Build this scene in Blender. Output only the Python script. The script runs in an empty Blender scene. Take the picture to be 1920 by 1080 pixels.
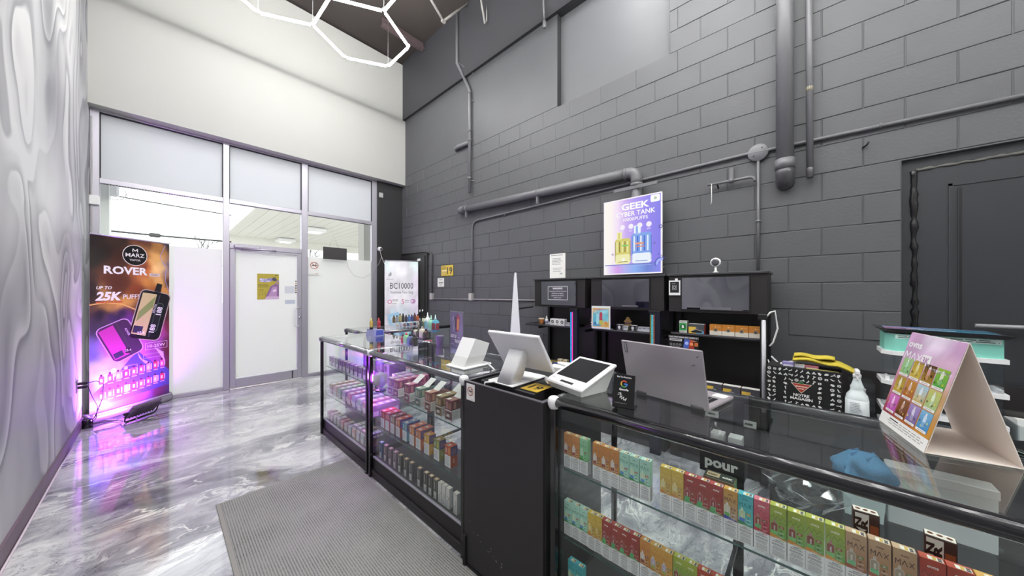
import bpy, math, random
import numpy as np
from mathutils import Vector, Matrix
S = bpy.context.scene
COL = S.collection
R = math.radians
PI = math.pi
random.seed(7)
rng = np.random.default_rng(7)

# ---------------------------------------------------------------- camera, sky, exposure
cam = bpy.data.objects.new('camera', bpy.data.cameras.new('camera'))
COL.objects.link(cam)
cam.location = (0, 0, 1.40)
cam.rotation_euler = (R(90), 0, R(-47.327))
cam.data.sensor_width = 36
cam.data.lens = 36 * 607.4 / 1920
cam.data.shift_y = 8.2 / 1920
cam.data.clip_start = 0.02
S.camera = cam
S.view_settings.view_transform = 'Standard'
S.view_settings.look = 'None'
S.view_settings.exposure = 0.0
S.view_settings.gamma = 1.0
S.view_settings.use_curve_mapping = False
S.cycles.transparent_max_bounces = 40
S.cycles.max_bounces = 14
S.cycles.glossy_bounces = 6
S.cycles.diffuse_bounces = 5
W = bpy.data.worlds.new('overcast_sky')
S.world = W
W.use_nodes = True
W.node_tree.nodes['Background'].inputs[0].default_value = (0.97, 0.985, 1.0, 1)
W.node_tree.nodes['Background'].inputs[1].default_value = 2.7
LED_STRENGTH = 84.0          # hexagon ceiling tubes
FLOOD_WATTS = 36.0           # violet flood lamp on the floor
CASE_WATTS = 11.0             # violet lamp inside the glass cases

# ---------------------------------------------------------------- colour and materials
def lin(c):
    if isinstance(c, str):
        c = [int(c[i:i + 2], 16) / 255 for i in (0, 2, 4)]
    return tuple((v / 12.92 if v <= .04045 else ((v + .055) / 1.055) ** 2.4) for v in c[:3])
def mix(a, b, t):
    return tuple(x + (y - x) * t for x, y in zip(a, b))
MATS = {}
def nodes(name):
    m = bpy.data.materials.new(name); m.use_nodes = True
    nt = m.node_tree
    return m, nt, nt.nodes, nt.links, nt.nodes['Principled BSDF']
def mat(name, c='808080', rough=.5, metal=0., emit=0., bump=0., bscale=80., spec=.5, coat=0., var=0.):
    if name in MATS: return MATS[name]
    m, nt, N, L, P = nodes(name)
    base = lin(c)
    P.inputs['Base Color'].default_value = (*base, 1)
    P.inputs['Roughness'].default_value = rough
    P.inputs['Metallic'].default_value = metal
    P.inputs['Specular IOR Level'].default_value = spec
    P.inputs['Coat Weight'].default_value = coat
    P.inputs['Coat Roughness'].default_value = .05
    if emit:
        P.inputs['Emission Color'].default_value = (*base, 1)
        P.inputs['Emission Strength'].default_value = emit
    if bump or var:
        tc = N.new('ShaderNodeTexCoord'); n = N.new('ShaderNodeTexNoise')
        n.inputs['Scale'].default_value = bscale; n.inputs['Detail'].default_value = 4
        L.new(tc.outputs['Object'], n.inputs['Vector'])
        if bump:
            b = N.new('ShaderNodeBump'); b.inputs['Strength'].default_value = bump; b.inputs['Distance'].default_value = .003
            L.new(n.outputs['Fac'], b.inputs['Height']); L.new(b.outputs['Normal'], P.inputs['Normal'])
        if var:
            n2 = N.new('ShaderNodeTexNoise'); n2.inputs['Scale'].default_value = 2.3; n2.inputs['Detail'].default_value = 5
            L.new(tc.outputs['Object'], n2.inputs['Vector'])
            mx = N.new('ShaderNodeMix'); mx.data_type = 'RGBA'
            mx.inputs[6].default_value = (*[v * (1 - var) for v in base], 1)
            mx.inputs[7].default_value = (*[min(1, v * (1 + var)) for v in base], 1)
            L.new(n2.outputs['Fac'], mx.inputs[0]); L.new(mx.outputs[2], P.inputs['Base Color'])
    MATS[name] = m
    return m
def col_mat(name, rough=.45, emit=0., coat=0., spec=.5):
    """print on a surface: the colour comes from the mesh's own Col attribute"""
    if name in MATS: return MATS[name]
    m, nt, N, L, P = nodes(name)
    a = N.new('ShaderNodeVertexColor'); a.layer_name = 'Col'
    P.inputs['Roughness'].default_value = rough
    P.inputs['Coat Weight'].default_value = coat
    P.inputs['Specular IOR Level'].default_value = spec
    L.new(a.outputs['Color'], P.inputs['Base Color'])
    if emit:
        L.new(a.outputs['Color'], P.inputs['Emission Color']); P.inputs['Emission Strength'].default_value = emit
    MATS[name] = m
    return m
def lit_mat(name, k):
    m = col_mat(name, .3, emit=k); P = m.node_tree.nodes['Principled BSDF']
    m.node_tree.links.remove(P.inputs['Base Color'].links[0]); P.inputs['Base Color'].default_value = (.02, .02, .02, 1)
    return m
def glass(name, tint=(.93, .97, .96), fres=1.0, rough=0.0):
    if name in MATS: return MATS[name]
    m, nt, N, L, P = nodes(name)
    N.remove(P)
    out = N['Material Output']
    t = N.new('ShaderNodeBsdfTransparent'); t.inputs[0].default_value = (*tint, 1)
    g = N.new('ShaderNodeBsdfGlossy'); g.inputs['Roughness'].default_value = rough; g.inputs[0].default_value = (1, 1, 1, 1)
    f = N.new('ShaderNodeFresnel'); ge = N.new('ShaderNodeNewGeometry')
    io = N.new('ShaderNodeMath'); io.operation = 'MULTIPLY_ADD'; io.inputs[1].default_value = 1 / 1.45 - 1.45; io.inputs[2].default_value = 1.45
    L.new(ge.outputs['Backfacing'], io.inputs[0]); L.new(io.outputs[0], f.inputs[0])   # the same mirror strength on both faces of a pane
    k = N.new('ShaderNodeMath'); k.operation = 'MULTIPLY'; k.inputs[1].default_value = fres
    x = N.new('ShaderNodeMixShader')
    L.new(f.outputs[0], k.inputs[0]); L.new(k.outputs[0], x.inputs[0])
    L.new(t.outputs[0], x.inputs[1]); L.new(g.outputs[0], x.inputs[2]); L.new(x.outputs[0], out.inputs[0])
    MATS[name] = m
    return m
def film(name, c, trans=.55):
    m, nt, N, L, P = nodes(name)
    N.remove(P)
    out = N['Material Output']
    d = N.new('ShaderNodeBsdfDiffuse'); d.inputs[0].default_value = (*c, 1)
    t = N.new('ShaderNodeBsdfTranslucent'); t.inputs[0].default_value = (*c, 1)
    x = N.new('ShaderNodeMixShader'); x.inputs[0].default_value = trans
    L.new(d.outputs[0], x.inputs[1]); L.new(t.outputs[0], x.inputs[2]); L.new(x.outputs[0], out.inputs[0])
    MATS[name] = m
    return m

black = mat('black_laminate', '272425', .42, var=.15)
blackg = mat('black_gloss', '0c0c0f', .18, coat=.3)
blackm = mat('black_powdercoat', '131216', .5)
chrome = mat('chrome', 'd8d8dc', .12, 1)
darkmetal = mat('black_anodised', '38383c', .22, .85)
alu = mat('brushed_aluminium', 'b9b6c0', .38, .55)
white = mat('white_plastic', 'e9e9ea', .35, coat=.1)
whitep = mat('white_paper', 'eeeeea', .7)
rubber = mat('rubber', '1b1b1d', .7)
gwall = mat('grey_wall_paint', '545558', .48, bump=.35, bscale=60, var=.10)
gpipe = mat('grey_pipe_paint', '6c6c70', .38, bump=.05, bscale=30)
gdoor = mat('dark_grey_door_paint', '303236', .45, bump=.15, bscale=30, var=.15)
bulk = mat('white_wall_paint', 'b0b0ac', .75, var=.02)
darkceil = mat('dark_roof_deck', '3c3633', .8, var=.2)
pane = glass('clear_glass', (.97, .99, .985), .6)
caseg = glass('case_glass', (.975, .992, .988), .65)
acry = glass('acrylic', (.95, .97, .98), .8)
PRINT = col_mat('print', .42)
GLOSSP = col_mat('gloss_print', .25, coat=.2)

# ---------------------------------------------------------------- meshes
def T(v): return Vector(v)
class MB:
    """collects geometry for ONE mesh object; faces carry a material slot and a colour"""
    def __init__(s):
        s.v = []; s.f = []; s.mi = []; s.c = []; s.sm = []
    def face(s, pts, mi=0, c=(.5, .5, .5), smooth=False):
        b = len(s.v); s.v += [tuple(p) for p in pts]
        s.f.append(tuple(range(b, b + len(pts)))); s.mi.append(mi); s.sm.append(smooth)
        s.c.append(c if isinstance(c, list) else [c] * len(pts))
    def add(s, vs, fs, mi=0, c=(.5, .5, .5), smooth=False):
        b = len(s.v); s.v += [tuple(p) for p in vs]
        for f in fs:
            s.f.append(tuple(b + i for i in f)); s.mi.append(mi); s.c.append([c] * len(f)); s.sm.append(smooth)
    def box(s, a, b, mi=0, c=(.5, .5, .5), bev=0., M=None):
        x0, y0, z0 = [min(p, q) for p, q in zip(a, b)]; x1, y1, z1 = [max(p, q) for p, q in zip(a, b)]
        if bev:
            e = min(bev, (x1 - x0) / 2.01, (y1 - y0) / 2.01, (z1 - z0) / 2.01)
            vs = []; idx = {}
            for ix in (0, 1):
                for iy in (0, 1):
                    for iz in (0, 1):
                        X = (x0, x1)[ix]; Y = (y0, y1)[iy]; Z = (z0, z1)[iz]
                        dx = (e, -e)[ix]; dy = (e, -e)[iy]; dz = (e, -e)[iz]
                        idx[ix, iy, iz] = len(vs)
                        vs += [(X, Y + dy, Z + dz), (X + dx, Y, Z + dz), (X + dx, Y + dy, Z)]
            fs = []
            def g(ix, iy, iz, k): return idx[ix, iy, iz] + k
            for ix in (0, 1):
                q = [g(ix, 0, 0, 0), g(ix, 1, 0, 0), g(ix, 1, 1, 0), g(ix, 0, 1, 0)]; fs.append(q if ix else q[::-1])
            for iy in (0, 1):
                q = [g(0, iy, 0, 1), g(0, iy, 1, 1), g(1, iy, 1, 1), g(1, iy, 0, 1)]; fs.append(q if iy else q[::-1])
            for iz in (0, 1):
                q = [g(0, 0, iz, 2), g(1, 0, iz, 2), g(1, 1, iz, 2), g(0, 1, iz, 2)]; fs.append(q if iz else q[::-1])
            for a_ in (0, 1):
                for b_ in (0, 1):
                    fs.append([g(a_, b_, 0, 0), g(a_, b_, 1, 0), g(a_, b_, 1, 1), g(a_, b_, 0, 1)])
                    fs.append([g(a_, 0, b_, 0), g(a_, 1, b_, 0), g(a_, 1, b_, 2), g(a_, 0, b_, 2)])
                    fs.append([g(0, a_, b_, 1), g(1, a_, b_, 1), g(1, a_, b_, 2), g(0, a_, b_, 2)])
            for k in idx: fs.append([idx[k], idx[k] + 1, idx[k] + 2])
            cen = Vector(((x0 + x1) / 2, (y0 + y1) / 2, (z0 + z1) / 2))
            out = []
            for f in fs:
                p = [Vector(vs[i]) for i in f]
                n = (p[1] - p[0]).cross(p[2] - p[0])
                out.append(f if n.dot(sum(p, Vector()) / len(p) - cen) > 0 else f[::-1])
            fs = out
        else:
            vs = [(x, y, z) for x in (x0, x1) for y in (y0, y1) for z in (z0, z1)]
            fs = [(0, 1, 3, 2), (4, 6, 7, 5), (0, 4, 5, 1), (2, 3, 7, 6), (0, 2, 6, 4), (1, 5, 7, 3)]
        if M is not None: vs = [M @ Vector(p) for p in vs]
        s.add(vs, fs, mi, c)
    def lathe(s, prof, o=(0, 0, 0), n=16, mi=0, c=(.5, .5, .5), axis='z', M=None, sx=1., sy=1.):
        vs = []
        for r, h in prof:
            for k in range(n):
                t = 2 * PI * k / n; x, y = r * math.cos(t) * sx, r * math.sin(t) * sy
                p = {'z': (x, y, h), 'x': (h, x, y), 'y': (y, h, x)}[axis]
                vs.append((p[0] + o[0], p[1] + o[1], p[2] + o[2]))
        fs = []
        for i in range(len(prof) - 1):
            for k in range(n):
                a = i * n + k; b = i * n + (k + 1) % n
                fs.append((a, b, b + n, a + n))
        cap = [tuple(range(n))[::-1], tuple(range((len(prof) - 1) * n, len(prof) * n))]
        if M is not None: vs = [M @ Vector(p) for p in vs]
        b0 = len(s.v)
        s.add(vs, fs, mi, c, True)
        for f in cap:
            s.f.append(tuple(b0 + i for i in f)); s.mi.append(mi); s.c.append([c] * n); s.sm.append(False)
    def tube(s, pts, r, n=8, mi=0, c=(.5, .5, .5), caps=True, rs=None):
        P = [Vector(p) for p in pts]
        vs = []; prev = None
        for i, p in enumerate(P):
            if i == 0: d = P[1] - p
            elif i == len(P) - 1: d = p - P[i - 1]
            else: d = (P[i + 1] - p).normalized() + (p - P[i - 1]).normalized()
            d.normalize()
            up = Vector((0, 0, 1)) if abs(d.z) < .95 else Vector((1, 0, 0))
            if prev is not None: up = prev
            a = d.cross(up).normalized(); b = a.cross(d).normalized(); prev = b
            rr = rs[i] if rs else r
            for k in range(n):
                t = 2 * PI * (k + .5) / n
                vs.append(p + (a * math.cos(t) + b * math.sin(t)) * rr)
        fs = []
        for i in range(len(P) - 1):
            for k in range(n):
                u = i * n + k; w = i * n + (k + 1) % n
                fs.append((u, u + n, w + n, w))
        b0 = len(s.v)
        s.add(vs, fs, mi, c, True)
        if caps:
            for f in (tuple(range(n)), tuple(range((len(P) - 1) * n, len(P) * n))[::-1]):
                s.f.append(tuple(b0 + i for i in f)); s.mi.append(mi); s.c.append([c] * n); s.sm.append(False)
    def loft(s, rings, mi=0, c=(.5, .5, .5), smooth=True):
        n = len(rings[0]); vs = [p for r_ in rings for p in r_]; fs = []
        for i in range(len(rings) - 1):
            for k in range(n):
                a = i * n + k; b = i * n + (k + 1) % n
                fs.append((a, b, b + n, a + n))
        b0 = len(s.v)
        s.add(vs, fs, mi, c, smooth)
        for f in (tuple(range(n))[::-1], tuple(range((len(rings) - 1) * n, len(rings) * n))):
            s.f.append(tuple(b0 + i for i in f)); s.mi.append(mi); s.c.append([c] * n); s.sm.append(False)
    def mesh(s, name, mats):
        me = bpy.data.meshes.new(name)
        me.from_pydata(s.v, [], s.f)
        for m in (mats if isinstance(mats, (list, tuple)) else [mats]): me.materials.append(m)
        me.polygons.foreach_set('material_index', s.mi)
        me.polygons.foreach_set('use_smooth', s.sm)
        a = me.color_attributes.new('Col', 'FLOAT_COLOR', 'CORNER')
        flat = np.ones((len(me.loops), 4), np.float32)
        flat[:, :3] = np.array([q for f in s.c for q in f], np.float32)
        a.data.foreach_set('color', flat.ravel())
        me.update()
        return me
    def build(s, name, mats, parent=None, loc=None, rot=None):
        o = bpy.data.objects.new(name, s.mesh(name, mats)); COL.objects.link(o)
        if parent is not None: o.parent = parent
        if loc: o.location = loc
        if rot: o.rotation_euler = rot
        return o
def tag(o, label=None, cat=None, group=None, kind=None):
    if label: o['label'] = label
    if cat: o['category'] = cat
    if group: o['group'] = group
    if kind: o['kind'] = kind
    return o
def thing(name, label, cat, loc=(0, 0, 0), rz=0., group=None):
    o = bpy.data.objects.new(name, None); COL.objects.link(o)
    o.location = loc; o.rotation_euler = (0, 0, rz); o.empty_display_size = .05
    return tag(o, label, cat, group)
def B(name, m, parent, a, b, bev=0.):
    q = MB(); q.box(a, b, 0, bev=bev); return q.build(name, m, parent)
def TB(name, m, parent, pts, r, n=10):
    q = MB(); q.tube(pts, r, n); return q.build(name, m, parent)
def struct(o):
    o['kind'] = 'structure'; return o
def dup(root, loc=None, rz=None, label=None):
    r = root.copy(); COL.objects.link(r)
    if loc is not None: r.location = loc
    if rz is not None: r.rotation_euler = (0, 0, rz)
    if label: r['label'] = label
    for ch in KIDS.get(root.name, []):
        c = ch.copy(); COL.objects.link(c); c.parent = r
    return r
KIDS = {}
def bend(p, k, r=.05, n=5):
    """polyline p with corner k rounded"""
    a, b, c = [Vector(q) for q in p[k - 1:k + 2]]
    u = b + (a - b).normalized() * r; w = b + (c - b).normalized() * r
    return list(p[:k]) + [(u * (1 - t) ** 2 + b * 2 * t * (1 - t) + w * t * t) for t in [i / n for i in range(n + 1)]] + list(p[k + 1:])

# ---------------------------------------------------------------- flat print
TXT = {}
def glyphs(s, bold=0.):
    if (s, bold) in TXT: return TXT[s, bold]
    cu = bpy.data.curves.new('t', 'FONT'); cu.body = s; cu.resolution_u = 2; cu.offset = bold; cu.fill_mode = 'FRONT'
    ob = bpy.data.objects.new('t', cu)
    me = ob.to_mesh()
    v = [(p.co.x, p.co.y) for p in me.vertices]; f = [tuple(p.vertices) for p in me.polygons]
    ob.to_mesh_clear(); bpy.data.objects.remove(ob); bpy.data.curves.remove(cu)
    if v:
        x0 = min(p[0] for p in v); x1 = max(p[0] for p in v); y0 = min(p[1] for p in v); y1 = max(p[1] for p in v)
    else: x0 = y0 = 0; x1 = y1 = 1
    TXT[s, bold] = (v, f, x0, x1, y0, y1)
    return TXT[s, bold]
class Print:
    """draws in a plane: origin o, across u, up v, out n"""
    def __init__(s, o, u, v, mb=None, mi=0, lift=.0004, step=.0003):
        s.o = Vector(o); s.u = Vector(u).normalized(); s.w = Vector(v).normalized(); s.n = s.u.cross(s.w).normalized()
        s.mb = mb or MB(); s.mi = mi; s.lift = lift; s.step = step
    def P(s, x, y, l): return s.o + s.u * x + s.w * y + s.n * (s.lift + s.step * l)
    def poly(s, pts, c, l=0):
        c = c if isinstance(c, list) else lin(c) if isinstance(c, str) else c
        a = sum(p[0] * q[1] - q[0] * p[1] for p, q in zip(pts, list(pts[1:]) + [pts[0]]))
        if a < 0:
            pts = list(pts)[::-1]
            if isinstance(c, list): c = c[::-1]
        s.mb.face([s.P(x, y, l) for x, y in pts], s.mi, c)
    def rect(s, x0, y0, x1, y1, c, l=0, top=None):
        if top is not None: c = [lin(c), lin(c), lin(top), lin(top)]
        s.poly([(x0, y0), (x1, y0), (x1, y1), (x0, y1)], c, l)
    def quad(s, x0, y0, x1, y1, cs, l=0):
        s.poly([(x0, y0), (x1, y0), (x1, y1), (x0, y1)], [lin(q) for q in cs], l)
    def rrect(s, x0, y0, x1, y1, r, c, l=0, n=4):
        pts = []
        for cx, cy, a0 in ((x1 - r, y1 - r, 0), (x0 + r, y1 - r, 90), (x0 + r, y0 + r, 180), (x1 - r, y0 + r, 270)):
            pts += [(cx + r * math.cos(R(a0 + 90 * i / n)), cy + r * math.sin(R(a0 + 90 * i / n))) for i in range(n + 1)]
        s.poly(pts, c, l)
    def circ(s, cx, cy, r, c, l=0, n=20, ry=None):
        ry = ry or r
        s.poly([(cx + r * math.cos(2 * PI * i / n), cy + ry * math.sin(2 * PI * i / n)) for i in range(n)], c, l)
    def arc(s, cx, cy, r, w, a0, a1, c, l=0, n=20):
        for i in range(n):
            p, q = R(a0 + (a1 - a0) * i / n), R(a0 + (a1 - a0) * (i + 1) / n)
            s.poly([(cx + r * math.cos(p), cy + r * math.sin(p)), (cx + (r + w) * math.cos(p), cy + (r + w) * math.sin(p)),
                    (cx + (r + w) * math.cos(q), cy + (r + w) * math.sin(q)), (cx + r * math.cos(q), cy + r * math.sin(q))], c, l)
    def line(s, pts, w, c, l=0):
        for (x0, y0), (x1, y1) in zip(pts, pts[1:]):
            d = math.hypot(x1 - x0, y1 - y0) or 1; a, b = -(y1 - y0) / d * w / 2, (x1 - x0) / d * w / 2
            s.poly([(x0 + a, y0 + b), (x0 - a, y0 - b), (x1 - a, y1 - b), (x1 + a, y1 + b)], c, l)
    def frame(s, x0, y0, x1, y1, w, c, l=0):
        s.rect(x0, y0, x1, y0 + w, c, l); s.rect(x0, y1 - w, x1, y1, c, l); s.rect(x0, y0 + w, x0 + w, y1 - w, c, l); s.rect(x1 - w, y0 + w, x1, y1 - w, c, l)
    def text(s, t, x, y, h, c, l=1, align='c', bold=0., wide=None, shear=0., rot=0.):
        """cap height h; baseline y; wide fixes the total width"""
        v, f, x0, x1, y0, y1 = glyphs(t, bold)
        k = h / .70; W_ = (x1 - x0) * k; kx = k
        if wide: kx = k * wide / W_; W_ = wide
        ox = {'c': x - W_ / 2, 'l': x, 'r': x - W_}[align]
        cc = lin(c) if isinstance(c, str) else c
        ca, sa = math.cos(rot), math.sin(rot)
        vs = []
        for p in v:
            X = ox + (p[0] - x0) * kx + shear * p[1] * k - x; Y = p[1] * k
            vs.append(s.P(x + X * ca - Y * sa, y + X * sa + Y * ca, l))
        s.mb.add(vs, f, s.mi, cc)
    def lines(s, x0, y0, x1, y1, n, c, l=1, fill=.45, ragged=.3, center=False):
        """a paragraph too small to read: rows of short dark words"""
        dy = (y1 - y0) / n
        for i in range(n):
            y = y1 - dy * (i + .5); e = x1 - (x1 - x0) * ragged * rng.random(); b = x0
            if center: m_ = (x1 - e) / 2; b += m_; e = x1 - m_
            x = b
            while x < e - 1e-5:
                wd = min((x1 - x0) * (.06 + .14 * rng.random()), e - x)
                s.rect(x, y - dy * fill / 2, x + wd, y + dy * fill / 2, c, l); x += wd + (x1 - x0) * .025
    def build(s, name, m=None, parent=None, **k):
        return s.mb.build(name, m or PRINT, parent, **k)
def board(name, label, cat, o, u, v, w, h, t, edge, group=None):
    """a flat board w x h, its front face in the plane (o,u,v); returns (thing mesh, Print on its face)"""
    u = Vector(u).normalized(); v = Vector(v).normalized(); n = u.cross(v); o = Vector(o)
    M = Matrix((( u.x, v.x, n.x, o.x), (u.y, v.y, n.y, o.y), (u.z, v.z, n.z, o.z), (0, 0, 0, 1)))
    q = MB(); q.box((0, 0, -t), (w, h, 0), 0, M=M)
    ob = q.build(name, edge); tag(ob, label, cat, group)
    return ob, Print(o, u, v)
DOWN = Vector((0, -1, 0)); UPZ = Vector((0, 0, 1))      # across a board on the block wall, seen from the shop
XP = Vector((1, 0, 0))

# ---------------------------------------------------------------- procedural surfaces
def floor_mat():
    m, nt, N, L, P = nodes('epoxy_marble_floor')
    tc = N.new('ShaderNodeTexCoord'); mp = N.new('ShaderNodeMapping')
    mp.inputs['Rotation'].default_value = (0, 0, R(24)); mp.inputs['Scale'].default_value = (.75, 1.5, 1)
    L.new(tc.outputs['Object'], mp.inputs['Vector'])
    def noise(sc, det, dist, src, rough=.55):
        n = N.new('ShaderNodeTexNoise'); n.inputs['Scale'].default_value = sc; n.inputs['Detail'].default_value = det
        n.inputs['Distortion'].default_value = dist; n.inputs['Roughness'].default_value = rough
        L.new(src, n.inputs['Vector']); return n
    warp = noise(1.3, 3, .4, mp.outputs[0])
    vm = N.new('ShaderNodeVectorMath'); vm.operation = 'MULTIPLY_ADD'; vm.inputs[1].default_value = (1.1, 1.1, 1.1)
    L.new(warp.outputs['Color'], vm.inputs[0]); L.new(mp.outputs[0], vm.inputs[2])
    base = noise(.95, 6, 1.3, vm.outputs[0], .6)
    r1 = N.new('ShaderNodeValToRGB'); e = r1.color_ramp.elements
    e[0].position = .28; e[0].color = (*lin('50505a'), 1); e[1].position = .70; e[1].color = (*lin('e6e6e6'), 1)
    for p, c in ((.40, '7e7e87'), (.48, 'a4a4aa'), (.56, 'c4c4c7')):
        q = e.new(p); q.color = (*lin(c), 1)
    L.new(base.outputs['Fac'], r1.inputs[0])
    vein = noise(1.3, 5, 2.2, vm.outputs[0], .62)
    r2 = N.new('ShaderNodeValToRGB'); e = r2.color_ramp.elements
    e[0].position = .465; e[0].color = (0, 0, 0, 1); e[1].position = .535; e[1].color = (0, 0, 0, 1)
    q = e.new(.50); q.color = (1, 1, 1, 1)
    L.new(vein.outputs['Fac'], r2.inputs[0])
    patch = noise(1.7, 2, 0, mp.outputs[0])
    r3 = N.new('ShaderNodeValToRGB'); r3.color_ramp.elements[0].position = .45; r3.color_ramp.elements[1].position = .62
    L.new(patch.outputs['Fac'], r3.inputs[0])
    k = N.new('ShaderNodeMath'); k.operation = 'MULTIPLY'; L.new(r2.outputs[0], k.inputs[0]); L.new(r3.outputs[0], k.inputs[1])
    mx = N.new('ShaderNodeMix'); mx.data_type = 'RGBA'; mx.inputs[7].default_value = (*lin('eeeeec'), 1)
    L.new(k.outputs[0], mx.inputs[0]); L.new(r1.outputs[0], mx.inputs[6])
    dk = noise(2.6, 6, 3.0, vm.outputs[0], .6)
    r4 = N.new('ShaderNodeValToRGB'); e = r4.color_ramp.elements
    e[0].position = .485; e[0].color = (1, 1, 1, 1); e[1].position = .515; e[1].color = (1, 1, 1, 1)
    q = e.new(.50); q.color = (.35, .35, .38, 1)
    L.new(dk.outputs['Fac'], r4.inputs[0])
    mu = N.new('ShaderNodeMix'); mu.data_type = 'RGBA'; mu.blend_type = 'MULTIPLY'; mu.inputs[0].default_value = .8
    L.new(mx.outputs[2], mu.inputs[6]); L.new(r4.outputs[0], mu.inputs[7])
    L.new(mu.outputs[2], P.inputs['Base Color'])
    P.inputs['Roughness'].default_value = .13; P.inputs['Specular IOR Level'].default_value = .6
    P.inputs['Coat Weight'].default_value = 1.0; P.inputs['Coat Roughness'].default_value = .04
    wav = noise(3.0, 2, 0, mp.outputs[0])
    b = N.new('ShaderNodeBump'); b.inputs['Strength'].default_value = .05; b.inputs['Distance'].default_value = .02
    L.new(wav.outputs['Fac'], b.inputs['Height']); L.new(b.outputs[0], P.inputs['Normal'])
    return m
def mural_mat():
    """airbrushed grey smoke curls, in the wall's own Y-Z plane"""
    m, nt, N, L, P = nodes('smoke_mural')
    tc = N.new('ShaderNodeTexCoord'); mp = N.new('ShaderNodeMapping')
    mp.inputs['Scale'].default_value = (0, 1.12, .76)
    L.new(tc.outputs['Object'], mp.inputs['Vector'])
    def noise(sc, det, src):
        n = N.new('ShaderNodeTexNoise'); n.inputs['Scale'].default_value = sc; n.inputs['Detail'].default_value = det
        n.inputs['Roughness'].default_value = .4
        L.new(src, n.inputs['Vector']); return n
    w1 = noise(.9, 1, mp.outputs[0])
    vm = N.new('ShaderNodeVectorMath'); vm.operation = 'MULTIPLY_ADD'; vm.inputs[1].default_value = (0, 2.1, 2.1)
    L.new(w1.outputs['Color'], vm.inputs[0]); L.new(mp.outputs[0], vm.inputs[2])
    vo = N.new('ShaderNodeTexVoronoi'); vo.feature = 'SMOOTH_F1'; vo.inputs['Scale'].default_value = 1.05; vo.inputs['Smoothness'].default_value = .55
    L.new(vm.outputs[0], vo.inputs['Vector'])
    def math_(op, a, b, c=None):
        n = N.new('ShaderNodeMath'); n.operation = op
        for k, v in enumerate((a, b, c)):
            if v is None: continue
            if isinstance(v, (int, float)): n.inputs[k].default_value = v
            else: L.new(v, n.inputs[k])
        return n.outputs[0]
    wob = noise(2.2, 2, vm.outputs[0])
    ringv = math_('MULTIPLY_ADD', wob.outputs['Fac'], .8, math_('MULTIPLY', vo.outputs['Distance'], 4.8))
    saw = math_('FRACT', ringv, None)
    # one soft side and one crisp side to every curl, like an airbrush along a mask
    r0 = N.new('ShaderNodeValToRGB'); e = r0.color_ramp.elements; r0.color_ramp.interpolation = 'EASE'
    e[0].position = 0; e[0].color = (.9, .9, .9, 1); e[1].position = 1; e[1].color = (.9, .9, .9, 1)
    q = e.new(.10); q.color = (.15, .15, .15, 1); q = e.new(.55); q.color = (.60, .60, .60, 1)
    L.new(saw, r0.inputs[0])
    cloud = noise(.8, 3, mp.outputs[0]); fade = noise(1.3, 1, vm.outputs[0])
    fr_ = N.new('ShaderNodeMapRange'); fr_.inputs[1].default_value = .38; fr_.inputs[2].default_value = .62
    L.new(fade.outputs['Fac'], fr_.inputs[0])
    amp = math_('MULTIPLY_ADD', fr_.outputs[0], .40, .10)
    a = math_('MULTIPLY_ADD', math_('SUBTRACT', r0.outputs[0], .55), amp, cloud.outputs['Fac'])
    r = N.new('ShaderNodeValToRGB'); e = r.color_ramp.elements
    e[0].position = .22; e[0].color = (*lin('6e6e74'), 1); e[1].position = .74; e[1].color = (*lin('dadada'), 1)
    q = e.new(.40); q.color = (*lin('96969b'), 1); q = e.new(.55); q.color = (*lin('bbbbbd'), 1)
    L.new(a, r.inputs[0]); L.new(r.outputs[0], P.inputs['Base Color'])
    P.inputs['Roughness'].default_value = .55
    return m
def carpet_mat():
    m, nt, N, L, P = nodes('ribbed_grey_carpet')
    tc = N.new('ShaderNodeTexCoord')
    w = N.new('ShaderNodeTexWave'); w.inputs['Scale'].default_value = 26; w.bands_direction = 'X'; w.inputs['Distortion'].default_value = .6; w.inputs['Detail Scale'].default_value = 8
    n = N.new('ShaderNodeTexNoise'); n.inputs['Scale'].default_value = 220; n.inputs['Detail'].default_value = 3
    n2 = N.new('ShaderNodeTexNoise'); n2.inputs['Scale'].default_value = 3.2; n2.inputs['Detail'].default_value = 4
    for q in (w, n, n2): L.new(tc.outputs['Object'], q.inputs['Vector'])
    a = N.new('ShaderNodeMath'); a.operation = 'MULTIPLY_ADD'; a.inputs[1].default_value = .45
    L.new(w.outputs['Fac'], a.inputs[0]); L.new(n.outputs['Fac'], a.inputs[2])
    b2 = N.new('ShaderNodeMath'); b2.operation = 'MULTIPLY_ADD'; b2.inputs[1].default_value = .5
    L.new(n2.outputs['Fac'], b2.inputs[0]); L.new(a.outputs[0], b2.inputs[2])
    r = N.new('ShaderNodeValToRGB'); e = r.color_ramp.elements
    e[0].position = .55; e[0].color = (*lin('4e4e4c'), 1); e[1].position = 1.0; e[1].color = (*lin('929290'), 1)
    L.new(b2.outputs[0], r.inputs[0]); L.new(r.outputs[0], P.inputs['Base Color'])
    P.inputs['Roughness'].default_value = .95; P.inputs['Specular IOR Level'].default_value = .1
    b = N.new('ShaderNodeBump'); b.inputs['Strength'].default_value = .6; b.inputs['Distance'].default_value = .004
    L.new(a.outputs[0], b.inputs['Height']); L.new(b.outputs[0], P.inputs['Normal'])
    return m

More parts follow.
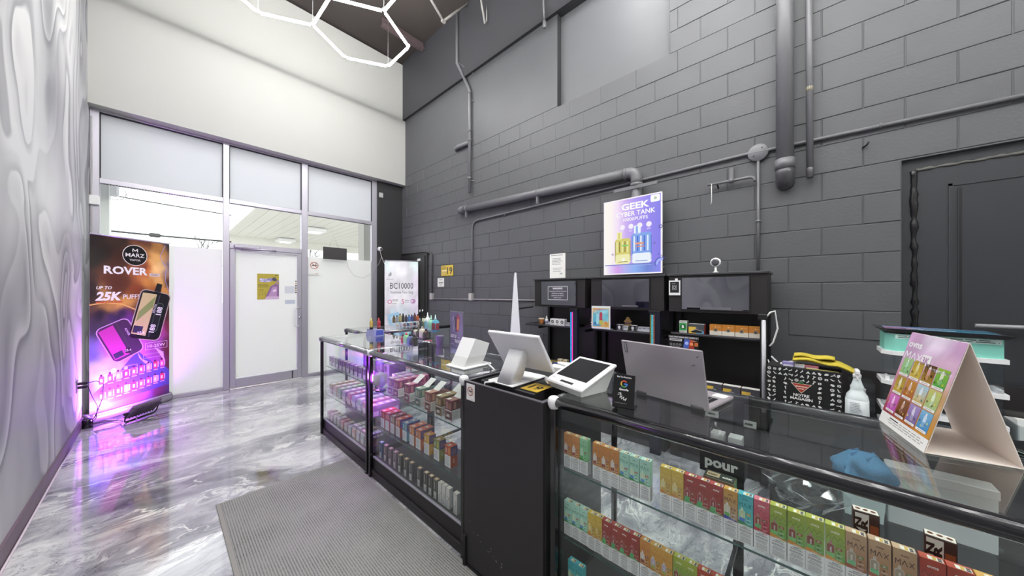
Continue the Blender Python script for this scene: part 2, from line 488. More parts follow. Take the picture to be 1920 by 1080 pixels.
# ---------------------------------------------------------------- room shell
XL, XR, YF, YB, ZC = -.56, 3.34, 6.15, -3.6, 6.0
ROW, BL = .2032, .4
def zrow(k): return .049 + ROW * k
struct(B('floor', floor_mat(), None, (XL - .15, YB - .1, -.1), (XR + .2, 6.4, 0)))
q = MB(); q.box((XL - .15, YB - .1, ZC), (XR + .2, 6.5, ZC + .1)); struct(q.build('ceiling', darkceil))
struct(B('wall_left', mural_mat(), None, (XL - .15, YB, 0), (XL, 6.45, ZC)))
struct(B('wall_back', mat('back_wall_paint', 'd4d4d2', .7), None, (XL, YB - .1, 0), (XR, YB, ZC)))
bs = struct(B('baseboard_left', mat('plum_grey_baseboard', '6d5c69', .5), None, (XL, YB, 0), (XL + .014, 5.9, .098)))
tr = MB(); tr.tube([(XL + .016, YB + .05, .006), (XL + .017, 1.5, .006), (XL + .022, 3.2, .007), (XL + .018, 4.4, .006), (XL + .030, 4.85, .012)], .006, 6)
struct(tr.build('trim_1', mat('pale_edge_strip', 'd9cdd6', .4)))
# bulkhead over the shopfront: lower face, a set-back upper face
q = MB()
q.box((XL, 6.0, 3.55), (XR, 6.45, 4.84))
wf = struct(q.build('wall_front', bulk))
q = MB(); q.box((XL, 6.035, 4.84), (3.30, 6.45, 5.97)); q.build('upper_panel', bulk, wf)
cp = mat('black_wall_paint', '2b2a2c', .5, bump=.1)
q = MB(); q.box((2.83, 6.13, 0), (XR + .01, 6.45, 3.55)); struct(q.build('trim_2', cp))
# block wall: mortar bed with two openings, every block a piece of its own
q = MB()
for a, b in (((-.445, 0), (6.45, 3.705)), ((YB, 2.277), (-.445, 3.705)), ((YB, 0), (-1.95, 2.277)), ((2.313, 3.705), (6.45, 4.86)), ((YB, 3.705), (1.006, 4.86))):
    q.box((XR + .0045, a[0], a[1]), (XR + .25, b[0], b[1]))
wr = struct(q.build('wall_right', gwall))
q = MB(); q.box((XR + .08, .9, 3.6), (XR + .2, 2.4, 4.86)); q.build('recess_infill', mat('smooth_grey_paint', '5e5f62', .5, var=.04), wr)
q = MB(); q.box((XR, 2.318, 3.712), (XR + .05, 6.0, 4.83), bev=.003); q.build('plaster_patch', gwall, wr)
B('recess_reveal', mat('dark_reveal', '2c2d30', .7), wr, (XR + .003, 2.3105, 3.706), (XR + .08, 2.3165, 4.855))  # thin strip along the recess side, darker than the wall
q = MB(); q.box((3.30, YB, 4.86), (XR + .25, 6.45, 6.0)); struct(q.build('trim_5', mat('beam_paint', '3e3e42', .5, var=.05)))
BLK = {}
def block(y1, L_, k, h=ROW):
    """concrete block, its high-Y end at y1"""
    key = (round(L_, 3), round(h, 3))
    if key not in BLK:
        m_ = MB(); e = .0032; w = L_ - .005; hh = h - .0045; t = .05; b = .0035
        f = [(0, 0), (w, 0), (w, hh), (0, hh)]
        g = [(b, b), (w - b, b), (w - b, hh - b), (b, hh - b)]
        V = [(t, -x, z) for x, z in f] + [(b, -x, z) for x, z in f] + [(0, -x, z) for x, z in g]
        F = [(8, 9, 10, 11)]
        for i in range(4):
            j = (i + 1) % 4
            F += [(4 + i, 4 + j, 8 + j, 8 + i), (i, j, 4 + j, 4 + i)]
        m_.add(V, F); BLK[key] = m_.mesh('concrete_block', gwall)
    o = bpy.data.objects.new('concrete_block', BLK[key]); COL.objects.link(o); o.parent = wr
    o.location = (XR + random.choice([0, 0, 0, -.0012, .0012]), y1 - .0025, zrow(k) + .002)
for k in range(1, 24):
    ph = .13 if k % 2 else -.06
    n0 = math.floor((-1.3 - ph) / BL); edges = [ph + BL * i for i in range(n0, 40)]
    for lo in edges:
        hi = lo + BL; a, b = lo, min(hi, 6.13)
        if k <= 10: a = max(a, -.445)
        a = max(a, -1.15)
        z = zrow(k)
        if k == 18 and False: pass
        if k >= 18:
            b = min(b, 1.006)
        if k == 17 and False: pass
        if b - a < .03: continue
        if k <= 2 and (a < 2.9 or k == 1 and a < 4.2): continue
        if k in (3, 4) and a < 2.2 and b > -.445: continue
        if k == 5 and -.0 < a < 2.0: continue
        if z > 4.86: continue
        block(b, b - a, k, min(ROW, 4.86 - z))
# filled-in doorway at the near end of the block wall
d = thing('door_2', None, None); d['kind'] = 'structure'
q = MB(); q.box((XR + .035, -1.95, 0), (XR + .2, -.447, 2.275)); q.build('infill_panel', gdoor, d)
q = MB()
q.box((XR + .03, -.655, 0), (XR + .05, -.640, 2.085)); q.box((XR + .03, -1.9, 2.07), (XR + .05, -.640, 2.085))
q.build('frame_lip', gdoor, d)
q = MB(); q.box((XR + .028, -1.9, 0), (XR + .045, -.675, 2.05)); q.build('door_leaf', mat('charcoal_door_paint', '2e3034', .42, var=.12), d)
q = MB(); q.box((XR + .026, -.69, 0), (XR + .034, -.680, 2.05)); q.build('hinge_strip', blackm, d)
def foam(pts, r0, n):
    m_ = MB(); rs = []; P = []
    for i in range(n + 1):
        t = i / n; a = np.array(pts[0]) * (1 - t) + np.array(pts[1]) * t
        P.append((a[0] - .004 * rng.random(), a[1] + .006 * (rng.random() - .5), a[2] + .006 * (rng.random() - .5))); rs.append(r0 * (.55 + .8 * rng.random()))
    m_.tube(P, r0, 7, rs=rs); return m_
foam([(XR + .036, -.505, 1.15), (XR + .036, -.500, 2.20)], .016, 34).build('foam_seam', mat('black_foam', '101012', .35, bump=.4, bscale=120), d)
f2 = foam([(XR + .036, -.51, 2.205), (XR + .036, -1.3, 2.21)], .009, 40)
f2.build('foam_seam', mat('pale_foam', '55544f', .5, bump=.5, bscale=200, var=.7), d)
# door in the corner by the shopfront
d = thing('door_3', None, None); d['kind'] = 'structure'
B('door_frame', cp, d, (XR - .035, 5.17, 0), (XR, 6.12, 2.13), .004)
B('door_leaf', mat('black_door', '201f22', .4), d, (XR - .05, 5.22, .01), (XR - .03, 6.08, 2.08), .004)
B('frosted_pane', mat('frosted_pane_paint', 'aeb0b8', .35), d, (XR - .056, 5.42, 1.03), (XR - .045, 5.95, 1.90))
q = MB()
for a, b in (((5.40, 1.01), (5.42, 1.92)), ((5.95, 1.01), (5.97, 1.92)), ((5.42, 1.01), (5.95, 1.03)), ((5.42, 1.90), (5.95, 1.92))): q.box((XR - .062, a[0], a[1]), (XR - .045, b[0], b[1]))
q.build('pane_bead', blackm, d)
for z in (.90, 1.06):
    q = MB(); q.lathe([(.030, 0), (.030, -.008), (.014, -.012), (.014, -.035), (.027, -.045), (.030, -.058), (.018, -.068), (0.001, -.07)], (XR - .05, 5.29, z), 14, axis='x'); q.build('door_knob' if z < 1 else 'deadbolt', chrome, d)

# ---------------------------------------------------------------- shopfront
upfilm = film('frosted_sheet_grey', (.74, .755, .78), .5)
lowfilm = film('white_privacy_film', (.86, .86, .85), .52)
def frame_bar(par, a, b, name='mullion'): return B(name, alu, par, a, b, .004)
def win(n):
    o = thing('window_%d' % n, None, None); o['kind'] = 'structure'; return o
w1, w2, w3 = win(1), win(2), win(3)
FY0, FY1, GY = 6.15, 6.23, 6.19
def bay(o, x0, x1, z0, film_top=None):
    B('transom_bar', alu, o, (x0, FY0, 2.690), (x1, FY1, 2.752), .003)
    B('head_bar', alu, o, (x0, FY0, 3.525), (x1, FY1, 3.60), .003)
    q = MB(); q.box((x0, GY, 2.752), (x1, GY + .003, 3.525)); q.build('frosted_pane', upfilm, o)
    q = MB()
    for a, b in (((x0, 2.752), (x0 + .007, 3.525)), ((x1 - .007, 2.752), (x1, 3.525)), ((x0, 3.516), (x1, 3.525))): q.box((a[0], FY0 + .006, a[1]), (b[0], GY, b[1]))
    q.build('gasket', rubber, o)
    q = MB(); q.box((x0, GY, z0), (x1, GY + .006, 2.690)); q.build('clear_pane', pane, o)
    if film_top:
        q = MB(); q.box((x0 + .006, GY - .003, z0), (x1 - .006, GY - .001, film_top)); q.build('privacy_film', lowfilm, o)
        B('sill_bar', alu, o, (x0, FY0, 0), (x1, FY1, z0), .004)
bay(w1, -.487, .603, .052, 2.012); bay(w2, .672, 1.572, 2.11); bay(w3, 1.664, 2.736, .045, 2.0)
frame_bar(w1, (-.56, FY0, 0), (-.487, FY1, 3.60), 'jamb'); frame_bar(w1, (.603, FY0, 0), (.672, FY1, 3.60)); frame_bar(w3, (1.572, FY0, 0), (1.664, FY1, 3.60)); frame_bar(w3, (2.736, FY0, 0), (2.83, FY1, 3.60), 'jamb')
B('stop_bead', alu, w3, (2.722, FY0 - .006, .05), (2.736, FY0 + .02, 2.69))
q = MB()
for i in range(46): q.box((-.46 + i * .0232, FY0 + .01, 2.684), (-.46 + i * .0232 + .014, FY0 + .02, 2.690))
o = q.build('gasket_tabs', rubber, w1); o['kind'] = 'stuff'
for ww, x0, n in ((w2, .69, 36), (w3, 1.68, 43)):
    q = MB()
    for i in range(n): q.box((x0 + i * .0244, FY0 + .01, 2.682), (x0 + i * .0244 + .016, FY0 + .02, 2.690))
    o = q.build('gasket_tabs', rubber, ww); o['kind'] = 'stuff'
dr = thing('door_1', None, None); dr['kind'] = 'structure'
B('head_rail', alu, dr, (.672, FY0 - .012, 2.035), (1.572, FY1, 2.112), .004)
for a, b in ((.676, .738), (1.511, 1.570)): B('door_stile', alu, dr, (a, FY0 - .006, .016), (b, FY1 - .02, 2.033), .004)
B('door_rail', alu, dr, (.738, FY0 - .006, .016), (1.511, FY1 - .02, .146), .004)
B('door_rail', alu, dr, (.738, FY0 - .006, 2.003), (1.511, FY1 - .02, 2.033), .003)
q = MB(); q.box((.738, GY, .146), (1.511, GY + .006, 2.003)); q.build('clear_pane', pane, dr)
q = MB(); q.box((.742, GY - .003, .150), (1.507, GY - .001, 2.0)); q.build('privacy_film', lowfilm, dr)
q = MB(); q.box((.672, FY0 - .05, 0), (1.572, FY0 + .06, .012), bev=.005); q.build('threshold', mat('pale_threshold', 'e2e0df', .3, .4), dr)
TB('pull_handle', white, dr, bend(bend([(1.535, FY0 - .006, 1.150), (1.462, FY0 - .07, 1.150), (1.462, FY0 - .07, .852), (1.535, FY0 - .006, .852)], 2, .03), 1, .03), .013, 10)
q = MB(); q.lathe([(.018, 0), (.018, -.014), (.010, -.02)], (1.541, FY0 - .006, 1.0), 14, axis='y'); q.build('lock_cylinder', chrome, dr)
q = MB(); q.lathe([(.006, .02), (.006, .11), (.009, .115), (.009, .14)], (1.44, FY0 - .014, 0), 8); q.build('floor_bolt', darkmetal, dr)
B('closer_body', alu, dr, (.715, FY0 - .07, 2.045), (1.02, FY0 - .01, 2.095), .01)
TB('closer_arm', alu, dr, [(.80, FY0 - .05, 2.04), (1.07, FY0 - .16, 2.03), (1.22, FY0 - .02, 2.045)], .009, 6)
# outside
struct(B('ground', mat('pale_paving', 'b5b3ae', .8), None, (-30, 6.45, -.16), (40, 60, -.06)))
cn = thing('canopy', 'white flat outdoor canopy with lamps beyond the shop door', 'canopy', (6.5, 14.5, 4.0))
q = MB()
q.box((-4.5, -3.2, 0), (9, 4.8, .4))
q.build('soffit', mat('white_soffit', 'dcdad4', .6), cn)
cw = mat('white_soffit_rib', 'e2e0da', .6)
q = MB()
for i in range(40): q.box((-4.5 + .33 * i, -3.2, -.012), (-4.5 + .33 * i + .315, 4.8, 0))
o = q.build('soffit_boards', cw, cn); o['kind'] = 'stuff'
B('fascia', cw, cn, (-4.62, -3.3, -.12), (-4.5, 4.9, .45)); B('fascia', cw, cn, (-4.6, 4.8, -.35), (9, 4.95, .45))
for x, y in ((-2.3, .2), (-2.43, 4.1)):
    q = MB(); q.box((x - .36, y - .36, -.19), (x + .36, y + .36, -.03), bev=.05); o = q.build('lamp_box', white, cn)
    q = MB(); q.box((x - .2, y - .2, -.20), (x + .2, y + .2, -.185)); q.build('lamp_lens', mat('canopy_lens', 'fff6e0', .4, emit=5.), o)
TB('column', cw, cn, [(.9, -1.0, -4.06), (.9, -1.0, 0)], .2, 12)
for i, (y0, z0, z1, lb) in enumerate(((16, 5.3, 4.3, 'upper thin power line sagging across the white sky'), (16, 3.85, 3.3, 'lower power line with a splice crossing the sky'))):
    q = MB(); pts = [(-9 + 10.8 * t, y0, z0 + (z1 - z0) * t - .7 * t * (1 - t)) for t in [k / 14 for k in range(15)]]
    q.tube(pts, .02 if i == 0 else .03, 5)
    if i: q.lathe([(.03, -.14), (.07, -.1), (.07, .1), (.03, .14)], tuple(Vector(pts[11]) * .5 + Vector(pts[12]) * .5), 8, axis='x')
    tag(q.build('power_line', mat('cable_black', '3a3a3c', .6)), lb, 'cable')
def tree(x, y, h, lab, sd):
    rn = random.Random(sd); q = MB()
    def grow(p, d, L_, r_, lev):
        e = p + d * L_; q.tube([p, p + d * L_ * .5 + Vector((rn.uniform(-.03, .03), 0, 0)) * L_, e], r_, 5, rs=[r_, r_ * .8, r_ * .6])
        if lev:
            for i in range(3 if lev > 1 else 4):
                g = (d + Vector((rn.uniform(-.8, .8), rn.uniform(-.5, .5), rn.uniform(-.1, .7)))).normalized()
                grow(p + d * L_ * rn.uniform(.55, 1), g, L_ * rn.uniform(.55, .75), r_ * .55, lev - 1)
    grow(Vector((0, 0, 0)), Vector((0, 0, 1)), h * .45, .09, 4)
    tag(q.build('bare_tree', mat('bark', '3c3834', .9), None, loc=(x, y, -.06)), lab, 'tree')
tree(-2.6, 21, 4.9, 'bare winter tree rising above the tall red banner', 3)
tree(1.3, 24, 4.6, 'bare winter tree beside the door mullion', 5)
tree(5.0, 21, 4.6, 'bare winter tree behind the small black window panel', 9)
q = MB(); q.box((-.06, -.05, -.075), (.055, .06, .075), bev=.02); ob = q.build('utility_box', white, None, loc=(-.42, 6.62, 2.715)); tag(ob, 'white utility box fixed outside high in the window', 'box')
TB('conduit_loop', white, ob, [(.055, 0, .04), (.10, 0, .02), (.115, 0, -.03), (.09, 0, -.09), (.02, 0, -.12), (-.05, 0, -.10)], .005, 6)
struct(B('trim_3', mat('white_pier', 'e9e8e4', .7), None, (-.62, 6.5, -.06), (-.44, 6.75, 4.2)))
struct(B('trim_4', mat('grey_pier', 'a09d98', .7), None, (3.02, 7.2, -.06), (3.32, 7.5, 3.9)))

# ---------------------------------------------------------------- ceiling: hexagon tube light and roof joist
HZ, HR = 4.83, .587
glow = mat('led_tube', 'fffffc', .4, emit=LED_STRENGTH)
def hexagons(label, loc, cells):
    hx = thing('hexagon_light', label, 'light', loc)
    def hexc(i, j):
        s = HR * math.sqrt(3)
        return (s * (i * math.cos(R(181)) + j * math.cos(R(241))), s * (i * math.sin(R(181)) + j * math.sin(R(241))))
    seen_e = set(); seen_v = {}
    for (i, j) in cells:
        cx, cy = hexc(i, j)
        V = [(cx + HR * math.cos(R(31 + 60 * k)), cy + HR * math.sin(R(31 + 60 * k))) for k in range(6)]
        for k in range(6):
            a, b = V[k], V[(k + 1) % 6]
            key = (round((a[0] + b[0]) * 20), round((a[1] + b[1]) * 20))
            for v in (a, b): seen_v[(round(v[0] * 15), round(v[1] * 15))] = v
            if key in seen_e: continue
            seen_e.add(key)
            d = Vector((b[0] - a[0], b[1] - a[1], 0)).normalized() * .029
            q = MB(); q.tube([Vector((*a, 0)) + d, Vector((*b, 0)) - d], .0155, 8); q.build('light_tube', glow, hx)
    for v in seen_v.values():
        q = MB(); q.lathe([(.021, .008), (.026, .013), (.021, .028), (.005, .036)], (v[0], v[1], 0), 6); q.build('connector', white, hx)
    for v in list(seen_v.values())[::2]: TB('suspension_wire', mat('steel_wire', '9a9a9a', .4, .8), hx, [(v[0], v[1], .03), (v[0], v[1], ZC - HZ - .005)], .0020, 4)
hexagons('white glowing hexagon tube light grid hung under the roof before the shopfront', (1.836, 4.413, HZ), ((0, 0), (1, 0), (0, 1), (0, 2)))
hexagons('white glowing hexagon tube light grid hung over the long counter', (2.60, 1.10, HZ), ((0, 0), (1, 0), (0, 1), (1, 1), (2, 0), (2, 1)))  # unseen grid inferred from the bright wall; aisle cells added to brighten floor and boxes
hexagons('added white hexagon tube light grid, unseen, over the aisle behind the entrance mat', (.95, -1.08, HZ), ((0, 0), (0, 1), (-1, 1), (-1, 2)))  # added unseen grid behind the camera, brightens box fronts and tent card
jm = mat('joist_paint', '8a8784', .5)
jo = thing('roof_joist', 'grey steel web joist under the dark roof above the block wall', 'joist', (0, 4.0, 0))
for x0, x1, z0, z1 in ((2.15, 2.84, 5.98, 5.42), (2.84, 3.30, 5.42, 5.98), (1.45, 2.15, 5.42, 5.98), (.75, 1.45, 5.98, 5.42)):
    TB('web_bar', jm, jo, [(x0, 0, z0), (x1, 0, z1)], .018, 6)
for x in (2.84, 1.45): B('gusset', jm, jo, (x - .03, -.02, 5.40), (x + .03, .02, 5.43))
j2 = thing('roof_joist', 'short pair of pale web bars hanging down beside the upright conduit', 'joist', (3.2, 3.55, 0))
TB('web_bar', jm, j2, [(-.10, .0, 5.98), (.06, 0, 5.38)], .016, 6); TB('web_bar', jm, j2, [(.13, .01, 5.98), (.10, .01, 5.44)], .014, 6)
ab = thing('red_joist', 'faint reddish steel beam crossing under the dark roof deck', 'beam', (0, 5.25, 0))
q = MB(); q.box((2.5, -.06, 5.86), (3.28, .06, 5.875)); q.box((2.5, -.010, 5.875), (3.28, .010, 5.99)); q.build('beam_flange', mat('red_oxide', '544648', .7), ab)

# ---------------------------------------------------------------- pipes and conduits on the block wall
def pipe(name, label, pts, r, n=12, m=gpipe, cat='pipe'):
    t = thing(name, label, cat); TB('pipe_run', m, t, pts, r, n); return t
def ring(par, p, axis, r, w=.03, m=gpipe, name='coupling'):
    q = MB(); q.lathe([(r * .9, -w / 2), (r, -w / 2), (r, w / 2), (r * .9, w / 2)], p, 14, axis=axis); q.build(name, m, par)
t = pipe('drain_pipe', 'fat grey drain pipe standing on the upper block wall with a dark elbow', [(3.255, .146, 2.36), (3.255, .146, 4.86)], .054, 18)
ring(t, (3.255, .146, 2.385), 'z', .062, .075)
q = MB(); q.tube([(3.255, .146, 2.36), (3.257, .146, 2.315), (3.275, .146, 2.275), (3.305, .146, 2.262), (3.335, .146, 2.262)], .058, 16); q.build('elbow', mat('dark_pipe', '4d4c50', .3), t)
t = pipe('sprinkler_pipe', 'thin scuffed grey pipe beside the fat drain pipe', [(3.285, .004, 2.30), (3.285, .008, 3.3), (3.285, .012, 4.86)], .021, 12)
q = MB(); q.lathe([(.017, 2.255), (.02, 2.26), (.024, 2.30), (.025, 2.325), (.021, 2.33)], (3.285, .004, 0), 10); q.build('ragged_end', mat('dark_pipe', '4d4c50', .3), t)
q = MB(); q.lathe([(.0215, 0), (.0215, .035)], (3.285, .0065, 2.90), 10, sx=1.01); q.build('paint_chip', mat('chipped_paint', '8f8a76', .5, var=.3), t)
t = pipe('waste_pipe', 'long sloping grey waste pipe on brackets above the bright poster', [(3.275, 4.08, 2.722), (3.275, 1.38, 2.628)], .052, 18)
q = MB(); q.tube([(3.275, 4.06, 2.722), (3.277, 4.13, 2.723), (3.295, 4.17, 2.725), (3.322, 4.178, 2.727)], .055, 14); q.build('elbow', gpipe, t)
q = MB(); q.tube(bend([(3.275, 1.42, 2.628), (3.275, 1.30, 2.625), (3.275, 1.30, 2.50)], 1, .08, 6), .056, 14); q.build('elbow', gpipe, t)
q = MB(); q.tube([(3.278, 1.30, 2.52), (3.278, 1.30, 1.75)], .05, 14); q.build('down_pipe', gpipe, t)
ring(t, (3.275, 1.30, 2.49), 'z', .060, .03); ring(t, (3.275, 1.41, 2.628), 'y', .060, .03); ring(t, (3.275, 4.05, 2.721), 'y', .060, .03)
for y, z in ((2.56, 2.668), (3.98, 2.718)):
    ring(t, (3.275, y, z), 'y', .056, .02, name='pipe_clamp')
    q = MB(); q.box((3.25, y - .004, z + .05), (3.262, y + .004, z + .14)); q.build('threaded_rod', gpipe, t); q = MB(); q.box((3.24, y - .012, z - .14), (3.27, y + .012, z - .05)); q.tube([(3.255, y, z - .06), (3.330, y - .03, z - .07)], .006, 6); q.build('bracket', gpipe, t)
q = MB(); q.box((3.222, 1.08, 2.44), (3.235, 1.52, 2.475), bev=.003); q.build('wall_strap', gpipe, t)
t = pipe('upright_conduit', 'grey conduit kinked at the beam and running down the upper block wall', [(3.28, 4.243, 6.0), (3.28, 4.243, 5.14), (3.30, 3.99, 4.66), (3.30, 3.953, 4.58), (3.30, 3.953, 2.97)], .024)
for z in (4.55, 3.95, 3.80, 3.20): ring(t, (3.30, 3.953, z), 'z', .030, .035)
q = MB(); q.tube([(3.30, 3.96, 3.765), (3.29, 4.24, 3.775), (3.30, 4.30, 3.77), (3.33, 4.31, 3.75)], .03, 10); q.build('side_branch', gpipe, t)
for z in (4.42, 3.17): TB('tie_rod', gpipe, t, [(3.30, 3.95, z), (3.345, 3.87, z - .03)], .006, 6)
TB('tie_rod', gpipe, t, [(3.28, 4.243, 5.16), (3.335, 3.88, 4.82)], .006, 6)
t = pipe('electrical_conduit', 'thin grey conduit running the block wall past a round cover plate', bend([(3.322, 3.916, 1.35), (3.322, 3.916, 2.515), (3.322, 1.6, 2.54), (3.322, .4, 2.555), (3.322, .3, 2.55), (3.322, -1.6, 2.50)], 1, .14), .013, 8)
q = MB(); q.lathe([(.001, -.030), (.066, -.030), (.070, -.026), (.070, 0)], (3.34, .316, 2.545), 24, axis='x'); q.build('junction_cover', gpipe, t)
for y, z in ((.29, 2.578), (.345, 2.52)):
    q = MB(); q.lathe([(.005, -.034), (.005, -.028)], (3.34, y, z), 6, axis='x'); q.build('cover_screw', blackm, t)
TB('drop_conduit', gpipe, t, [(3.322, .316, 2.49), (3.322, .316, 1.56)], .011, 8)
for y in (3.2, 2.2, 1.75, -.35): ring(t, (3.322, y, 2.515 if y > 3 else 2.535), 'y', .018, .012, name='conduit_strap')
ring(t, (3.322, .316, 1.985), 'z', .018, .014, name='conduit_strap')
sock = mat('steel_box', 'c9c6c4', .3, .5)
B('switch_box', sock, t, (3.285, 3.895, 1.27), (3.342, 3.965, 1.385), .006)
t = pipe('small_conduit', 'thin dark conduit bent over the corner door down to a switch box', bend([(3.322, 6.1, 2.17), (3.322, 5.30, 2.155), (3.322, 5.03, 2.12), (3.322, 5.03, 1.36)], 2, .12), .013, 8, mat('dark_conduit', '4a494c', .4))
B('switch_box', sock, t, (3.285, 4.985, 1.27), (3.342, 5.055, 1.385), .006)
t = pipe('surface_raceway', 'pale surface raceway running low along the block wall', [(3.33, 4.985, 1.285), (3.33, 2.3, 1.297)], .010, 6, mat('raceway_grey', '8f8c90', .4))
for y in (4.5, 3.55): ring(t, (3.33, y, 1.29), 'y', .015, .012, name='raceway_clip')
t = pipe('gas_stub_pipe', 'short grey stub pipe with a strap near the round cover plate', bend([(3.295, .672, 2.352), (3.295, .345, 2.350), (3.295, .335, 2.31)], 1, .03), .012, 8)
ring(t, (3.295, .50, 2.351), 'y', .020, .03); B('hanger_strap', gpipe, t, (3.32, .485, 2.36), (3.34, .515, 2.47))
q = MB(); q.tube([(3.295, .60, 2.345), (3.345, .60, 2.32)], .007, 6); q.build('wall_peg', blackm, t)
q = MB(); q.tube([(3.28, .640, 2.352), (3.281, .640, 2.20), (3.28, .645, 2.175)], .0022, 5); q.build('pull_string', whitep, t)
t = pipe('capped_pipe', 'short capped pipe dangling in front of the dark roof beam', [(3.26, 2.47, 6.0), (3.26, 2.47, 5.05), (3.27, 2.46, 4.80)], .012, 8)
q = MB(); q.lathe([(.016, 4.72), (.024, 4.74), (.024, 4.80), (.016, 4.82)], (3.27, 2.46, 0), 8); q.build('valve', gpipe, t)
q = MB(); q.tube([(3.338, -.27, 2.415), (3.315, -.285, 2.42), (3.308, -.295, 2.44)], .006, 6); tag(q.build('wall_hook', blackm), 'small bent hook screwed into the grey block wall', 'hook')

# ---------------------------------------------------------------- signs and fittings on the walls
def yellow19(o, u, v, w, h, label, t=.003):
    ob, p = board('age_sign', label, 'sign', o, u, v, w, h, t, mat('yellow_card', 'd9b93a', .5))
    p.rect(0, 0, w, h, 'd6b840'); p.rect(.05 * w, .1 * h, .46 * w, .42 * h, 'c2a43c', 1); p.rect(.08 * w, .44 * h, .48 * w, .56 * h, 'ece0ae', 1)
    p.lines(.06 * w, .60 * h, .48 * w, .92 * h, 4, '6a5a1c', 1); p.lines(.07 * w, .12 * h, .46 * w, .4 * h, 3, 'e6d48a', 2)
    p.text('19', .73 * w, .18 * h, .62 * h, '3b3a36', 2, bold=.02, wide=.42 * w)
    p.build('printed_face', PRINT).parent = ob; return ob
yellow19((3.333, 4.76, 1.685), DOWN, UPZ, .34, .18, 'yellow age sign with a large 19 on the block wall')
ob, p = board('paper_notice', 'small white notice taped under the yellow age sign', 'notice', (3.334, 4.87, 1.50), DOWN, UPZ, .19, .15, .002, whitep)
p.lines(.05, .11, .15, .13, 1, '8a8a8a', 1, .7, 0, True); p.lines(.04, .055, .16, .085, 1, '808080', 1, .8, 0, True); p.lines(.05, .015, .14, .05, 2, '999999', center=True)
p.build('printed_face').parent = ob
ob, p = board('paper_notice', 'white licence paper pinned above the first black display head', 'notice', (3.334, 2.424, 1.52), DOWN, UPZ, .232, .36, .002, whitep)
p.lines(.02, .33, .21, .35, 1, '888888'); p.lines(.04, .22, .20, .31, 5, '9a9a9a'); p.lines(.05, .13, .19, .19, 3, 'b0b0b0'); p.rect(.15, .10, .19, .12, 'b8b8b8', 1)
p.build('printed_face').parent = ob
# backlit poster
PX, PY0, PW, PH, PZ = 3.195, 1.617, .590, .768, 1.583
ob = thing('light_box', 'glowing white and violet backlit poster of two bottles on the block wall', 'light box')
q = MB(); q.box((PX, PY0 - PW, PZ), (PX + .022, PY0, PZ + PH), bev=.003); q.build('housing', white, ob)
for y in (PY0 - .03, PY0 - PW + .03):
    for z in (PZ + .06, PZ + PH - .06): TB('standoff', alu, ob, [(PX + .02, y, z), (3.338, y, z)], .008, 8)
p = Print((PX, PY0, PZ), DOWN, UPZ)
xs = [0, .12, .25, .38, .55, .78, 1.]; cs = ['fffdf2', 'fff8f4', 'f6e4fb', 'd3b4f4', 'b39af5', '9586f2', '837cea']
for i in range(6): p.quad(.012 + xs[i] * (PW - .024), .10, .012 + xs[i + 1] * (PW - .024), PH - .012, [cs[i], cs[i + 1], cs[i + 1], cs[i]])
p.frame(0, 0, PW, PH, .012, 'fff8ff')
cs = ['fffdf6', 'e6d0fa', 'd9a0ee', 'b7b4f4', '8fb4f6', '6d86d8', '8a8af0']
for i in range(6): p.quad(.012 + xs[i] * (PW - .024), .012, .012 + xs[i + 1] * (PW - .024), .10, [cs[i], cs[i + 1], cs[i + 1], cs[i]])
p.rect(.012, .095, PW - .012, .103, '6c79c8', 1); p.rect(.1, .082, PW - .1, .087, 'a9b5ee', 1)
p.text('GEEK', .335, .650, .062, 'ffffff', 2, bold=.035, wide=.28); p.text('CYBER TANK', .335, .585, .046, 'ffffff', 2, bold=.02, wide=.39); p.text('10000PUFFS', .335, .535, .034, 'ffffff', 2, bold=.01, wide=.25)
for i in range(4): p.circ(.205 + .088 * i, .478, .026, 'f8f2ff', 2); p.lines(.185 + .088 * i, .425, .225 + .088 * i, .445, 2, 'efe6ff', 2)
def bottle(x, w, y0, h, neck, body, dark, light):
    p.rrect(x, y0, x + w, y0 + h, .03, body, 2); p.rrect(x, y0, x + w, y0 + .10, .03, light, 3)
    for k in range(5): p.rect(x + w * (.10 + .17 * k), y0 + .12, x + w * (.17 + .17 * k), y0 + h - .03, dark if k % 2 else light, 3)
    p.rrect(x + w * .12, y0 + h - .01, x + w * .46, y0 + h + neck, .012, light, 2); p.rect(x + w * .22, y0 + h, x + w * .32, y0 + h + neck - .008, body, 3)
    p.line([(x + .004, y0 + .03), (x + .004, y0 + h - .03)], .006, dark, 3); p.line([(x + w - .004, y0 + .03), (x + w - .004, y0 + h - .03)], .006, dark, 3)
    p.rect(x + w * .2, y0 + .02, x + w * .8, y0 + .026, dark, 4)
bottle(.125, .165, .105, .26, .07, 'd8cf6a', '8a7a30', 'f2efb4'); bottle(.300, .195, .105, .30, .075, '7fa6ee', '3e66c8', 'eef6ff')
p.rect(.20, .285, .265, .30, '7ccf6a', 5); p.rect(.335, .29, .42, .31, 'e8a080', 5); p.rect(.345, .265, .43, .275, 'd98a70', 5); p.circ(.215, .15, .018, 'fbfbf0', 5)
p.rrect(PW - .105, PH - .085, PW - .018, PH - .016, .015, 'ffffff', 2); p.circ(PW - .06, PH - .05, .014, 'b9c9b0', 3)
for x, y, r_ in ((.578, .44, .018), (.52, .29, .010), (.56, .18, .007), (.10, .21, .011), (.585, .165, .006)): p.arc(x, y, r_ * .6, r_ * .4, 0, 360, '514f9c', 2, 12)
p.arc(.585, .09, .055, .008, 60, 200, '4a58b8', 3); p.arc(.585, .09, .030, .02, 70, 190, 'a6b6ff', 3)
p.build('lit_face', lit_mat('backlit_print', .92), ob)
